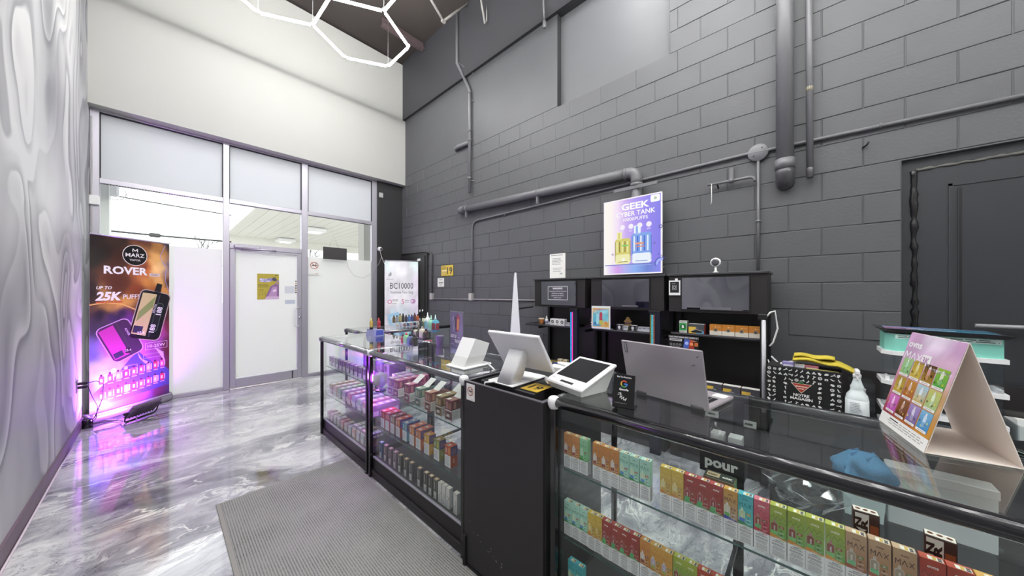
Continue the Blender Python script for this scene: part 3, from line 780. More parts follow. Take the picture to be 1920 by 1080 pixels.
# no-smoking signs
def nosmoke(o, u, v, w, h, label, name='no_smoking_sign'):
    ob, p = board(name, label, 'sign', o, u, v, w, h, .0015, whitep)
    cx, cy, r_ = w * .5, h * .56, w * .36
    p.arc(cx, cy, r_ * .86, r_ * .16, 0, 360, 'b4543c', 2, 28)
    a = R(45); p.line([(cx - r_ * .68, cy + r_ * .68), (cx + r_ * .68, cy - r_ * .68)], r_ * .15, 'b4543c', 3)
    p.rect(cx - r_ * .62, cy - r_ * .12, cx + r_ * .60, cy + r_ * .10, '2a2523', 1); p.rect(cx + r_ * .66, cy - r_ * .12, cx + r_ * .74, cy + r_ * .10, '2a2523', 1)
    for k in (0, 1): p.line([(cx + r_ * (.30 + .16 * k), cy + r_ * .2), (cx + r_ * (.20 + .16 * k), cy + r_ * .36), (cx + r_ * (.40 + .16 * k), cy + r_ * .48), (cx + r_ * (.26 + .16 * k), cy + r_ * .66)], r_ * .07, '2a2523', 1)
    p.lines(w * .6, h * .04, w * .92, h * .09, 1, 'b4543c', 1)
    p.build('printed_face').parent = ob; return ob
nosmoke((1.672, 6.145, 1.70), XP, UPZ, .165, .275, 'no smoking notice stuck on the shopfront glass beside the door')
ob, p = board('promo_poster', 'yellow promotional poster with a violet device on the shop door', 'poster', (.994, 6.183, 1.292), XP, UPZ, .275, .395, .0012, whitep)
p.rect(0, 0, .275, .395, 'b5a63a'); p.lines(.01, .18, .15, .235, 3, '6a6130', 1); p.lines(.02, .12, .10, .16, 2, '7a7035', 1)
p.poly([(.02, .300), (.05, .325), (.12, .318), (.185, .335), (.20, .30), (.17, .275), (.10, .262), (.04, .268)], '8d86b4', 1)
p.text('BUY 2', .075, .297, .022, 'f2f0ff', 3, bold=.03); p.text('GET 1 FREE', .100, .270, .020, 'f2f0ff', 3, bold=.03, wide=.13)
p.poly([(.19, .335), (.225, .345), (.255, .30), (.22, .28), (.185, .30)], '4b4a5c', 2); p.lines(.225, .366, .26, .382, 1, '444030', 2, .9, 0)
p.poly([(.09, .0), (.275, .0), (.275, .23), (.235, .25), (.165, .20)], '8a6490', 2); p.poly([(.13, .03), (.245, .03), (.25, .20), (.19, .19)], 'b892bd', 3)
p.poly([(.19, .14), (.235, .165), (.245, .13), (.20, .11)], 'e6cfe6', 4); p.poly([(.09, 0), (.275, 0), (.275, .045), (.12, .045)], 'cfb4d0', 4); p.line([(.235, .25), (.265, .30), (.275, .24)], .012, 'a888ae', 3)
for k in range(6): p.circ(.03 + .035 * (k % 3), .10 - .03 * (k // 3), .008, '7d7436', 2, 8)
p.build('printed_face').parent = ob
st = mat('faded_blue_sticker', 'cfd4dc', .6)
for i, (a, b, lb) in enumerate((((1.345, 1.385), (1.50, 1.50), 'faded pale square sticker on the shop door glass'), ((1.350, 1.215), (1.485, 1.28), 'faded pale strip sticker above the door handle'))):
    q = MB(); q.box((a[0], 6.1835, a[1]), (b[0], 6.1845, b[1])); tag(q.build('sticker', mat('faded_sticker_%d' % i, ('d2d6dc', 'bcc3d0')[i], .6)), lb, 'sticker')
ob, p = board('hours_decal', 'narrow dark decal strip on the door edge beside the handle', 'decal', (1.487, 6.181, 1.38), XP, UPZ, .022, .22, .001, whitep)
for k in range(6): p.rect(.002, .006 + .036 * k, .02, .03 + .036 * k, ('39363c', 'b79a62', '57525c')[k % 3])
p.build('printed_face').parent = ob
ob = thing('window_sign', 'small black panel hung behind the glass above the white film', 'sign', (1.92, 6.10, 1.985))
B('panel', mat('sign_back', '3d3b3c', .5), ob, (-.045, -.015, -.012), (.335, .015, .195), .006)
TB('power_cord', mat('grey_cord', 'b7b4b6', .5), ob, [(.33, 0, .0), (.36, -.01, -.15), (.46, -.03, -.29), (.62, -.03, -.32), (.80, .0, -.22), (.93, .0, -.02), (.98, .02, .09)], .003, 5)
q = MB()
for z in (0., .07): q.tube([(.05, 0, .19), (.12, 0, .36 + z), (.2, 0, .19)], .0015, 4)
q.build('hanging_wire', mat('steel_wire', '9a9a9a', .4, .8), ob)
ob = thing('security_camera', 'round white camera on the black column with a looping white cable', 'camera', (2.87, 6.128, 2.235))
q = MB(); q.lathe([(.045, 0), (.045, -.02), (.036, -.035), (.03, -.06), (.001, -.062)], (0, 0, 0), 16, axis='y'); q.build('body', white, ob)
q = MB(); q.lathe([(.020, -.060), (.020, -.070), (.001, -.073)], (0, 0, 0), 12, axis='y'); q.build('lens', blackg, ob)
TB('cable', white, ob, [(.0, -.02, -.04), (.03, -.02, -.15), (.09, -.02, -.28), (.155, -.02, -.36)], .005, 6); B('adapter', white, ob, (.135, -.035, -.44), (.185, 0, -.35), .006)
B('outlet_box', blackm, ob, (.11, -.02, -.54), (.20, .0, -.44), .004)
q = MB(); q.box((2.855, 6.10, 3.23), (2.935, 6.13, 3.33), bev=.01); tag(q.build('motion_sensor', mat('sensor_grey', 'a9a9a9', .4)), 'small pale sensor box high on the black column', 'sensor')
q = MB(); q.box((3.315, 5.93, 1.94), (3.34, 6.01, 2.03), bev=.008); tag(q.build('alarm_contact', white), 'small white box on the wall above the corner door', 'sensor')
q = MB(); q.box((3.28, 5.36, 1.985), (3.305, 5.46, 2.035), bev=.008); q.lathe([(.012, 0), (.012, -.03)], (3.28, 5.41, 1.985), 8, axis='x'); tag(q.build('door_chime', white), 'small white door chime on the corner door frame', 'sensor')
ob = thing('cable_raceway', 'pale box and cable running down the shopfront jamb by the mural', 'cable', (-.545, 6.14, 0))
TB('cable', mat('grey_cord', 'b7b4b6', .5), ob, [(0, 0, 3.45), (.004, -.005, 2.9), (0, 0, 2.6), (.006, 0, 1.5), (0, 0, .5)], .007, 6); B('cable_box', white, ob, (-.02, -.03, 2.42), (.06, .0, 2.53), .008)
ob = thing('wall_outlet', 'wall outlet on the mural wall with two plugs pushed in', 'outlet', (XL, 5.29, .475))
B('cover_plate', mat('violet_grey_plate', '8d8590', .4), ob, (0, -.04, -.06), (.008, .04, .06), .003)
for z in (.025, -.012): B('plug', blackm, ob, (.008, -.018, z - .012), (.07, .018, z + .012), .005)
TB('lamp_cord', mat('cable_black2', '242226', .5), ob, [(.07, 0, .025), (.12, .02, .03), (.16, .08, -.02), (.15, .14, -.18), (.10, .2, -.36), (.06, .26, -.455), (.16, .28, -.468), (.28, .22, -.468)], .004, 6)
TB('lamp_cord', mat('cable_black2', '242226', .5), ob, [(.07, 0, -.012), (.09, .04, -.12), (.12, .12, -.25), (.10, .22, -.40), (.05, .27, -.455)], .003, 6)

# ---------------------------------------------------------------- floor things: mat, banners, flood lamp
mt = thing('entrance_mat', 'long ribbed grey entrance mat lying on the marble floor before the counters', 'mat', (.66, .9, 0))
q = MB(); q.box((-.395, -3.0, .001), (.395, 1.955, .008), bev=.003); q.build('carpet_pile', carpet_mat(), mt)
q = MB()
for a, b in (((-.415, -3.0), (-.392, 1.975)), ((.392, -3.0), (.408, 1.975)), ((-.392, 1.952), (.392, 1.975))): q.box((a[0], a[1], .0005), (b[0], b[1], .006), bev=.002)
q.build('edge_binding', mat('mat_edge', '8b8985', .8), mt)

from mathutils import noise as mnoise
def field(pts, u, v, s=.0):
    n1 = mnoise.fractal(Vector((u * 3.2, v * 7, s)), 1., 2., 4); n2 = mnoise.fractal(Vector((u * 3.2 + 9, v * 7 + 4, s)), 1., 2., 4)
    u += .10 * n1; v += .045 * n2; w = 0; c = np.zeros(3)
    for (a, b, h) in pts:
        k = 1 / ((u - a) ** 2 * .5 + (v - b) ** 2 * 2 + .0012) ** 2.3
        w += k; c += k * np.array(lin(h))
    return tuple(np.clip(c / w * (1 + .35 * n1), 0, 1))
def paint(p, x0, y0, x1, y1, nx, ny, fn, l=0):
    g = [[fn(i / nx, j / ny) for i in range(nx + 1)] for j in range(ny + 1)]
    dx = (x1 - x0) / nx; dy = (y1 - y0) / ny
    for j in range(ny):
        for i in range(nx):
            p.poly([(x0 + dx * i, y0 + dy * j), (x0 + dx * (i + 1), y0 + dy * j), (x0 + dx * (i + 1), y0 + dy * (j + 1)), (x0 + dx * i, y0 + dy * (j + 1))],
                   [g[j][i], g[j][i + 1], g[j + 1][i + 1], g[j + 1][i]], l)
def rot2(pts, cx, cy, a):
    return [(cx + x * math.cos(a) - y * math.sin(a), cy + x * math.sin(a) + y * math.cos(a)) for x, y in pts]
def rr(w, h, r, n=4):
    o = []
    for cx, cy, a0 in ((w / 2 - r, h / 2 - r, 0), (-w / 2 + r, h / 2 - r, 90), (-w / 2 + r, -h / 2 + r, 180), (w / 2 - r, -h / 2 + r, 270)):
        o += [(cx + r * math.cos(R(a0 + 90 * i / n)), cy + r * math.sin(R(a0 + 90 * i / n))) for i in range(n + 1)]
    return o
U1 = Vector((.7635, .6457, 0)); N1 = Vector((.6457, -.7635, 0))
BW, BH = .765, 1.925
rb = thing('rollup_banner', 'tall dark red and violet roll-up banner of vape devices by the mural', 'banner', (-.508, 5.593, 0), math.atan2(.6457, .7635))
q = MB(); q.box((0, .002, .10), (BW, .004, .10 + BH)); q.build('banner_sheet', whitep, rb)
p = Print((0, .002, .10), (1, 0, 0), (0, 0, 1))
pts = [(0, 1, '2c2422'), (.3, 1, '3c2c26'), (.6, 1, '6e4432'), (.8, .97, 'b8824a'), (1, 1, '33303c'), (0, .85, '34302c'), (.35, .86, '4c2f26'), (.62, .84, '8f4a36'), (.80, .90, 'e8b068'), (.70, .82, 'c8763c'), (.88, .83, 'ecc07c'), (.84, .74, 'e8b46a'), (.72, .70, 'c88440'), (.93, .68, 'd89a50'), (1, .84, '6a5a7a'), (1, .72, '4a2c24'),
       (0, .70, '3a302e'), (.3, .72, '5c3327'), (.55, .70, '8a4528'), (.75, .66, 'b36a34'), (.2, .605, 'b98a4a'), (.4, .61, 'd7a050'), (.15, .55, '2a2434'), (.32, .53, '3a2b4e'), (.52, .55, '5a2c2c'), (1, .58, '3c1e1c'), (.1, .47, '443c4c'), (.42, .48, '7a3a9a'), (.62, .44, 'b04aa8'), (.85, .44, 'a8488a'), (1, .46, '6a2a3a'),
       (0, .36, '6a6a9c'), (.3, .36, 'a05ab4'), (.55, .34, 'c06ac0'), (.8, .33, '9a4a9a'), (1, .30, '5a2434'), (0, .24, '8aa2d8'), (.25, .23, 'a9b0e4'), (.5, .22, '8a6ac0'), (.75, .2, '9a4aa4'), (1, .18, '5a2a3e'), (0, .08, '5a5ab0'), (.3, .07, '7a62b8'), (.6, .06, '8a52a8'), (.9, .05, '6a3060'), (0, 0, '4a48a0'), (1, 0, '5a3470')]
paint(p, 0, 0, BW, BH, 36, 84, lambda u, v: field(pts, u, v))
p.poly([(.0, .19), (.12, .30), (.22, .36), (.36, .54), (.43, .60), (.52, .50), (.60, .42), (.72, .36), (BW, .30), (BW, .12), (0, .06)], '54489a', 1)
p.poly([(.42, .60), (.47, .50), (.56, .44), (.50, .44), (.44, .52)], 'b79ae0', 2); p.poly([(.60, .62), (.68, .48), (.72, .40), (.69, .55)], 'c9a6ea', 2)
p.line([(.0, 1.165), (.13, 1.19), (.28, 1.165), (.40, 1.10)], .014, 'e2b46a', 1); p.line([(.72, 1.9), (.66, 1.75), (.73, 1.6), (.72, 1.45), (.765, 1.3)], .006, '9aa0d8', 1)
p.circ(.40, 1.735, .122, 'e8e4e0', 3, 36); p.circ(.40, 1.735, .115, '161414', 4, 36)
p.text('MARZ', .40, 1.715, .043, 'f4f2f0', 5, bold=.01, wide=.185); p.text('VAPOR', .40, 1.668, .022, 'f4f2f0', 5, wide=.105)
p.line([(.377, 1.775), (.377, 1.812), (.40, 1.785), (.423, 1.812), (.423, 1.775)], .008, 'f4f2f0', 5)
p.text('ROVER', .32, 1.51, .082, 'f6f4f4', 4, bold=.035, wide=.41); p.rect(.545, 1.495, .655, 1.535, 'd8c8c4', 3); p.text('25K', .60, 1.503, .024, 'a08a86', 4, bold=.02, wide=.08)
p.text('UP TO', .05, 1.335, .032, 'f2f0f0', 4, 'l', bold=.03, shear=.25); p.text('25K', .045, 1.215, .088, 'f4f2f2', 4, 'l', bold=.045, shear=.2, wide=.22); p.text('PUFFS', .285, 1.225, .052, 'f4f2f2', 4, 'l', bold=.01, wide=.165)
p.lines(.05, 1.183, .29, 1.20, 1, 'd0543c', 4, .8, .0)
def device(cx, cy, a, w, h, body, face, edge, mouth=True):
    if mouth: p.poly(rot2([(-.03, h / 2 - .01), (.04, h / 2 - .01), (.035, h / 2 + .10), (-.025, h / 2 + .10)], cx, cy, a), '1c1c20', 5)
    p.poly(rot2(rr(w, h, .06), cx, cy, a), edge, 5); p.poly(rot2(rr(w - .02, h - .02, .055), cx, cy, a), body, 6)
    p.poly(rot2([(-w * .42, -h * .40), (w * .02, -h * .42), (w * .02, h * .44), (-w * .42, h * .42)], cx, cy, a), face, 7)
    p.poly(rot2([(w * .10, -h * .44), (w * .14, -h * .44), (w * .14, h * .44), (w * .10, h * .44)], cx, cy, a), '45454c', 7)
    p.poly(rot2([(-w * .40, -h * .38), (-w * .12, -h * .38), (-w * .12, -h * .24), (-w * .40, -h * .24)], cx, cy, a), '3c3450', 8)
device(.555, 1.02, R(-14), .34, .60, '17171b', 'cdbf8a', 'b9a9a0')
p.poly(rot2([(-.13, -.10), (.0, .10), (.0, .24), (-.13, .02)], .555, 1.02, R(-14)), '8a9c5c', 8)
p.text('ROVER', .585, 1.10, .026, 'e8e8e8', 9, rot=R(-104), wide=.11); p.text('188', .675, 1.06, .055, 'f0f0f0', 9, bold=.02, rot=R(76), wide=.10); p.text('188', .60, .85, .055, 'f0f0f0', 9, bold=.02, rot=R(76), wide=.10)
p.poly(rot2(rr(.075, .36, .035), .625, .99, R(-14)), '5a7a64', 7); p.poly(rot2(rr(.066, .35, .032), .625, .99, R(-14)), '202024', 8); p.text('25.4', .455, .80, .035, 'f0e8f4', 9, bold=.02, wide=.075)
device(.265, .755, R(24), .32, .44, '4b2f52', 'b9409c', 'c9a0d0', False)
p.text('ROVER', .315, .84, .022, 'f0e0f4', 9, rot=R(-66), wide=.09); p.circ(.33, .63, .034, '2a1f30', 8, 12); p.text('25.4', .33, .62, .028, 'f0e8f4', 9, wide=.06)
p.frame(.50, .60, .74, .685, .004, 'd8c8e8', 5); p.text('10-25W', .62, .625, .035, 'e4d8f0', 6, bold=.01, wide=.19)
p.frame(.06, .405, .42, .455, .003, 'd0b8e8', 5); p.circ(.20, .43, .026, 'e8c8f0', 6, 14); p.circ(.31, .43, .02, 'c8a8e0', 6, 12); p.frame(.48, .50, .70, .55, .003, 'd0b8e8', 5)
for j in range(2):
    for i in range(9):
        x = .075 + .073 * i; y = .30 - .17 * j + .008 * i
        p.rrect(x, y, x + .044, y + .085, .010, ('d0589a', 'c23a5e', 'd892c8', 'b84a8c')[(i * 3 + j) % 4], 5); p.rect(x + .010, y + .085, x + .028, y + .108, '4a2040', 5)
        p.rect(x + .047, y + .01, x + .056, y + .08, 'e8b8e0', 5); p.rect(x + .008, y + .02, x + .03, y + .06, 'f0c8e4', 6); p.rect(x, y - .018, x + .05, y - .010, 'd8a8dc', 5)
p.build('printed_face', col_mat('banner_print', .35, coat=.15), rb)
q = MB(); q.tube([(-.005, .0, .10 + BH), (BW + .005, .0, .10 + BH)], .009, 8); q.build('top_rail', alu, rb)
q = MB(); q.lathe([(.05, -.02), (.058, -.01), (.058, BW + .01), (.05, BW + .02)], (0, .035, .052), 20, axis='x'); q.box((.0, -.035, .085), (BW, .0, .105), bev=.006); q.build('base_cassette', alu, rb)
q = MB()
for x in (-.024, BW + .01): q.lathe([(.06, x), (.06, x + .014)], (0, .035, .055), 20, axis='x')
q.build('end_cap', mat('cap_grey', '8a8890', .4), rb)
for x in (.12, BW - .14): B('foot', alu, rb, (x, -.12, .0), (x + .03, .12, .008), .003)
fl = thing('flood_lamp', 'small slab flood lamp glowing violet on the floor before the dark banner', 'lamp', (-.13, 5.50, 0), math.atan2(.6457, .7635) + R(6))
M = Matrix.Translation((0, 0, .105)) @ Matrix.Rotation(R(40), 4, 'X')
q = MB(); q.box((-.15, -.02, -.085), (.15, .02, .085), bev=.012, M=M); q.build('housing', mat('violet_grey_housing', '6a5a72', .4), fl)
q = MB()
for k in range(9): q.box((-.12 + k * .03 - .004, -.032, -.07), (-.12 + k * .03 + .004, -.019, .07), M=M)
q.build('cooling_fin', mat('violet_grey_housing', '6a5a72', .4), fl)['kind'] = 'stuff'
q = MB(); q.box((-.13, .0201, -.065), (.13, .023, .065), M=M)
q.build('lens', mat('violet_led', 'c45cff', .3, emit=20), fl)
TB('stand', blackm, fl, bend(bend([(.165, 0, .10), (.165, .03, .006), (-.165, .03, .006), (-.165, 0, .10)], 2, .03), 1, .03), .007, 8)
q = MB(); q.tube([(.158, 0, .10), (.19, 0, .10)], .014, 8); q.tube([(-.158, 0, .10), (-.19, 0, .10)], .014, 8); q.build('knob', blackm, fl)
TB('cord', mat('violet_cord', '8a6a98', .5), fl, [(-.10, -.03, .05), (-.16, -.09, .006), (-.26, -.05, .006), (-.20, .02, .006), (-.30, .01, .006), (-.38, .08, .006), (-.40, .02, .006)], .0045, 6)
la = bpy.data.lights.new('flood_light', 'AREA'); la.shape = 'RECTANGLE'; la.size = .26; la.size_y = .13; la.energy = FLOOD_WATTS; la.color = (.62, .16, 1.); la.spread = R(150)
lo = bpy.data.objects.new('flood_light', la); COL.objects.link(lo); lo.parent = fl
lo.matrix_local = M @ Matrix.Translation((0, .026, 0)) @ Matrix.Rotation(R(90 + 10), 4, 'X')
pk = MB(); pk.lathe([(.035, 0), (.04, .005), (.04, .085), (.034, .092)], (0, 0, 0), 14); tag(pk.build('power_adapter', blackg, None, loc=(-.515, 5.50, 0)), 'round black power adapter on the floor in the mural corner', 'adapter')

# pale roll-up banner in the far corner
bc = thing('rollup_banner', 'white and blue roll-up banner standing behind the far glass case', 'banner', (2.66, 5.49, 0), R(-29))
w_, h_ = .565, 1.88
q = MB(); q.box((0, .002, .08), (w_, .004, .08 + h_)); q.build('banner_sheet', whitep, bc)
p = Print((0, .002, .08), (1, 0, 0), (0, 0, 1))
bp = [(0, 1, 'd9e6e6'), (.5, 1, 'f0f0f4'), (1, 1, 'dff0ee'), (0, .8, 'f0eff4'), (1, .8, 'ece6f4'), (.5, .7, 'f2f0f6'), (0, .5, 'ece9f2'), (1, .5, 'e6def0'), (.5, .45, 'e4eef6'), (0, .2, 'e9def0'), (.5, .15, 'efe2f2'), (1, .2, 'e2d2ee'), (.5, 0, 'e6d4ee')]
paint(p, 0, 0, w_, h_, 10, 26, lambda u, v: field(bp, u, v, 3.))
p.text('BC10000', .285, 1.385, .105, '34343a', 2, wide=.39); p.text('Illuminate Your Grip', .29, 1.30, .05, '5c5c64', 2, wide=.38)
p.circ(.09, 1.63, .028, 'b9b9c0', 2, 10); p.line([(.07, 1.60), (.115, 1.66), (.085, 1.66), (.10, 1.68)], .008, '8a8a92', 3); p.lines(.03, 1.54, .15, 1.565, 1, 'a8a8b0', 2)
p.arc(.085, 1.155, .026, .012, 0, 360, 'd878a0', 2); p.text('10000', .175, 1.16, .042, '8a8a92', 2, wide=.10); p.lines(.13, 1.11, .21, 1.135, 1, 'a8a8b0', 2)
p.text('5', .305, 1.115, .085, 'd87898', 2, 'c'); p.lines(.34, 1.13, .44, 1.19, 2, 'a0a0aa', 2); p.rrect(.43, 1.12, .52, 1.20, .035, 'c090c0', 2); p.circ(.455, 1.16, .022, 'e8dcf0', 3)
def vial(a, cx, cy, w, h, c0, c1):
    pts = rot2([(-w * .35, -h / 2), (w * .35, -h / 2), (w / 2, h * .2), (w * .42, h / 2), (-w * .42, h / 2), (-w / 2, h * .2)], cx, cy, a)
    p.poly(pts, [lin(c0)] * 2 + [lin(c1)] * 4, 3); p.poly(rot2([(-w * .2, -h * .4), (w * .05, -h * .4), (w * .15, h * .4), (-w * .25, h * .4)], cx, cy, a), mix(lin(c1), (1, 1, 1), .4), 4)
    p.poly(rot2([(-w * .18, h / 2), (w * .18, h / 2), (w * .14, h * .66), (-w * .14, h * .66)], cx, cy, a), 'dcecf6', 3)
vial(R(14), .20, .70, .22, .52, '5c9cc8', 'a9d4ee'); vial(R(-16), .39, .60, .20, .52, '46b4c8', '9adcea'); p.line([(.34, .50), (.40, .70)], .02, 'd8f2f6', 5)
p.line([(.05, .84), (.13, .80)], .02, 'a8cfe4', 3)
for k in range(4): p.arc(.05, .36 - .105 * k, .016, .008, 0, 360, '3a3a42', 2, 14); p.lines(.085, .345 - .105 * k, .15, .375 - .105 * k, 1, 'b0aab8', 2)
p.build('printed_face', PRINT, bc)
q = MB(); q.tube([(0, 0, .08 + h_), (w_, 0, .08 + h_)], .008, 8); q.build('top_rail', alu, bc)
q = MB(); q.lathe([(.045, -.01), (.05, 0), (.05, w_), (.045, w_ + .01)], (0, .02, .05), 16, axis='x'); q.build('base_cassette', alu, bc)
for x in (.1, w_ - .13): B('foot', alu, bc, (x, -.1, 0), (x + .03, .12, .008))
B('support_pole', alu, bc, (w_ / 2 - .008, .02, .09), (w_ / 2 + .008, .036, .07 + h_))

# narrow white sheet seen edge-on behind the counter
fb = thing('feather_banner', 'narrow white banner seen edge-on beside the first black display rack', 'banner', (2.62, 2.37, 0), R(43))
q = MB(); q.loft([[(-.13, -.3, .02), (.13, -.3, .02), (.13, .3, .02), (-.13, .3, .02)], [(-.05, -.3, .95), (.05, -.3, .95), (.05, .3, .95), (-.05, .3, .95)], [(-.008, -.3, 1.60), (.008, -.3, 1.60), (.008, .3, 1.60), (-.008, .3, 1.60)]], smooth=False)
q.build('white_sheet', mat('white_fabric', 'e8e9ee', .6), fb, rot=(0, 0, R(90)))
TB('top_pole', blackm, fb, [(-.30, 0, 1.603), (.30, 0, 1.603)], .008, 6)

# ---------------------------------------------------------------- glass counters
silver = mat('silver_rail', 'b4b4ba', .2, .9); midrail = mat('grey_rail', '77777d', .2, .9); blackrail = mat('black_rail', '1c1c20', .16, .3, coat=.6)
deckm = mat('dark_deck', '3b3b3d', .55, var=.15)
teal = mat('green_glass_edge', '1e4a45', .2, coat=.2)
def glass_case(label, loc, rz, L_, D, H, shelves, stds=(.5,), balls=(0,), rail=darkmetal, shelf_len=None, RZ=.021):
    c = thing('glass_counter', label, 'display case', loc, rz, None)
    B('plinth', black, c, (.012, .006, .03), (D - .01, L_ - .006, .146), .004)
    B('kick_board', black, c, (.0, .0, 0), (.018, L_, .055), .003); B('kick_board', black, c, (D - .02, 0, 0), (D, L_, .055), .003)
    B('deck', deckm, c, (.02, .02, .1465), (D - .02, L_ - .02, .1485))
    B('sill_channel', alu, c, (.006, .02, .146), (.020, L_ - .02, .158), .002)
    q = MB(); q.box((.010, .022, .158), (.015, L_ - .022, H - .012)); q.build('front_glass', caseg, c)
    for y in (.010, L_ - .015):
        q = MB(); q.box((.03, y, .150), (D - .03, y + .005, H - .012)); q.build('end_glass', caseg, c)
    q = MB(); q.box((D - .016, .022, .158), (D - .012, L_ - .022, H - .012)); q.build('back_glass', caseg, c)
    q = MB(); q.box((.012, .012, H - .006), (D - .012, L_ - .012, H)); q.build('top_glass', glass('counter_top_glass', (.93, .96, .955), 1.25), c)
    for (a, b) in (((.0, 0), (0, L_)), ((D, 0), (D, L_))):
        q = MB(); q.tube([(a[0], a[1] + .02, H - RZ), (b[0], b[1] - .02, H - RZ)], .021, 14); q.build('top_rail', rail, c)
    for y in (0, L_):
        q = MB(); q.tube([(.02, y, H - RZ), (D - .02, y, H - RZ)], .019, 12); q.build('top_rail', rail, c)
    for x in (.0, D):
        for y in (.0, L_):
            q = MB(); q.box((x - .013, y - .013, .0), (x + .013, y + .013, H - .02), bev=.004); q.build('corner_post', blackg, c)
            q = MB(); q.lathe([(.004, -.030), (.018, -.026), (.024, -.014), (.026, 0), (.024, .014), (.017, .021), (.003, .024)], (x, y, H - RZ), 16); q.build('corner_cap', white if (x == 0 and y in balls) else rail, c)
    for z in shelves:
        e = shelf_len or L_
        q = MB(); q.box((.032, .03, z - .006), (D - .035, e - .03, z)); s = q.build('glass_shelf', caseg, c)
        B('polished_edge', teal, s, (.0305, .03, z - .006), (.032, e - .03, z))
    for y in stds:
        B('shelf_standard', blackg, c, (D - .034, y - .018, .15), (D - .018, y + .018, H - .02))
        for z in shelves: B('shelf_bracket', blackm, c, (D - .30, y - .006, z - .022), (D - .034, y + .006, z - .0065))
    return c
C1 = glass_case('glass counter at the storefront end holding pastel cartons, violet lit', (1.085, 2.520, 0), 0, 1.045, .55, .960, (.672, .395), (.5,), (), silver)
C2 = glass_case('glass counter with printed cartons and tall thin boxes beside the black register stand', (1.085, 1.345, 0), 0, 1.118, .55, .960, (.655, .372), (.62,), (0, 1.118), midrail)
C3 = glass_case('far glass counter set crosswise before the white banner', (2.70, 3.625, 0), R(90), 1.17, .52, .960, (.66, .40), (.6,), (), midrail)
C4 = glass_case('long glass counter packed with rows of vape pen boxes under the laptop', (1.095, -1.08, 0), 0, 1.855, .555, .972, (.675, .395), (.55, 1.30), (1.855,), blackrail)

# ---------------------------------------------------------------- boxed goods
def ordn(i): return ('first', 'second', 'third', 'fourth', 'fifth', 'sixth', 'seventh', 'eighth', 'ninth', 'tenth', 'eleventh', 'twelfth', 'thirteenth', 'fourteenth', 'fifteenth', 'sixteenth', 'seventeenth', 'eighteenth', 'nineteenth', 'twentieth',
    'twenty-first', 'twenty-second', 'twenty-third', 'twenty-fourth', 'twenty-fifth', 'twenty-sixth', 'twenty-seventh', 'twenty-eighth', 'twenty-ninth', 'thirtieth')[i]
class Tpl:
    def __init__(s, name, body, parts=(), m=None): s.name = name; s.body = body; s.parts = parts; s.m = m or PRINT
    def put(s, loc, label, cat, group, rz=0.):
        if isinstance(s.body, MB): s.body = s.body.mesh(s.name, s.m); s.parts = [(n, b.mesh(n, s.m)) for n, b in s.parts]
        o = bpy.data.objects.new(s.name, s.body); COL.objects.link(o); o.location = loc; o.rotation_euler = (0, 0, rz)
        tag(o, label, cat, group)
        for n, me in s.parts:
            c = bpy.data.objects.new(n, me); COL.objects.link(c); c.parent = o
        return o
def carton(w, d, h, c_top, c_body, c_low=None, low=0.):
    """coloured box: front face x=0, width 0..-w in y"""
    b = MB(); b.box((0, -w, 0), (d, 0, h), 0, lin(c_body), bev=.0012)
    return b
def faces(w, d, h):
    return Print((0, 0, 0), DOWN, UPZ), Print((0, -w, 0), XP, UPZ), Print((0, 0, h), DOWN, XP)
PENW, PEND, PENH = .0355, .024, .139
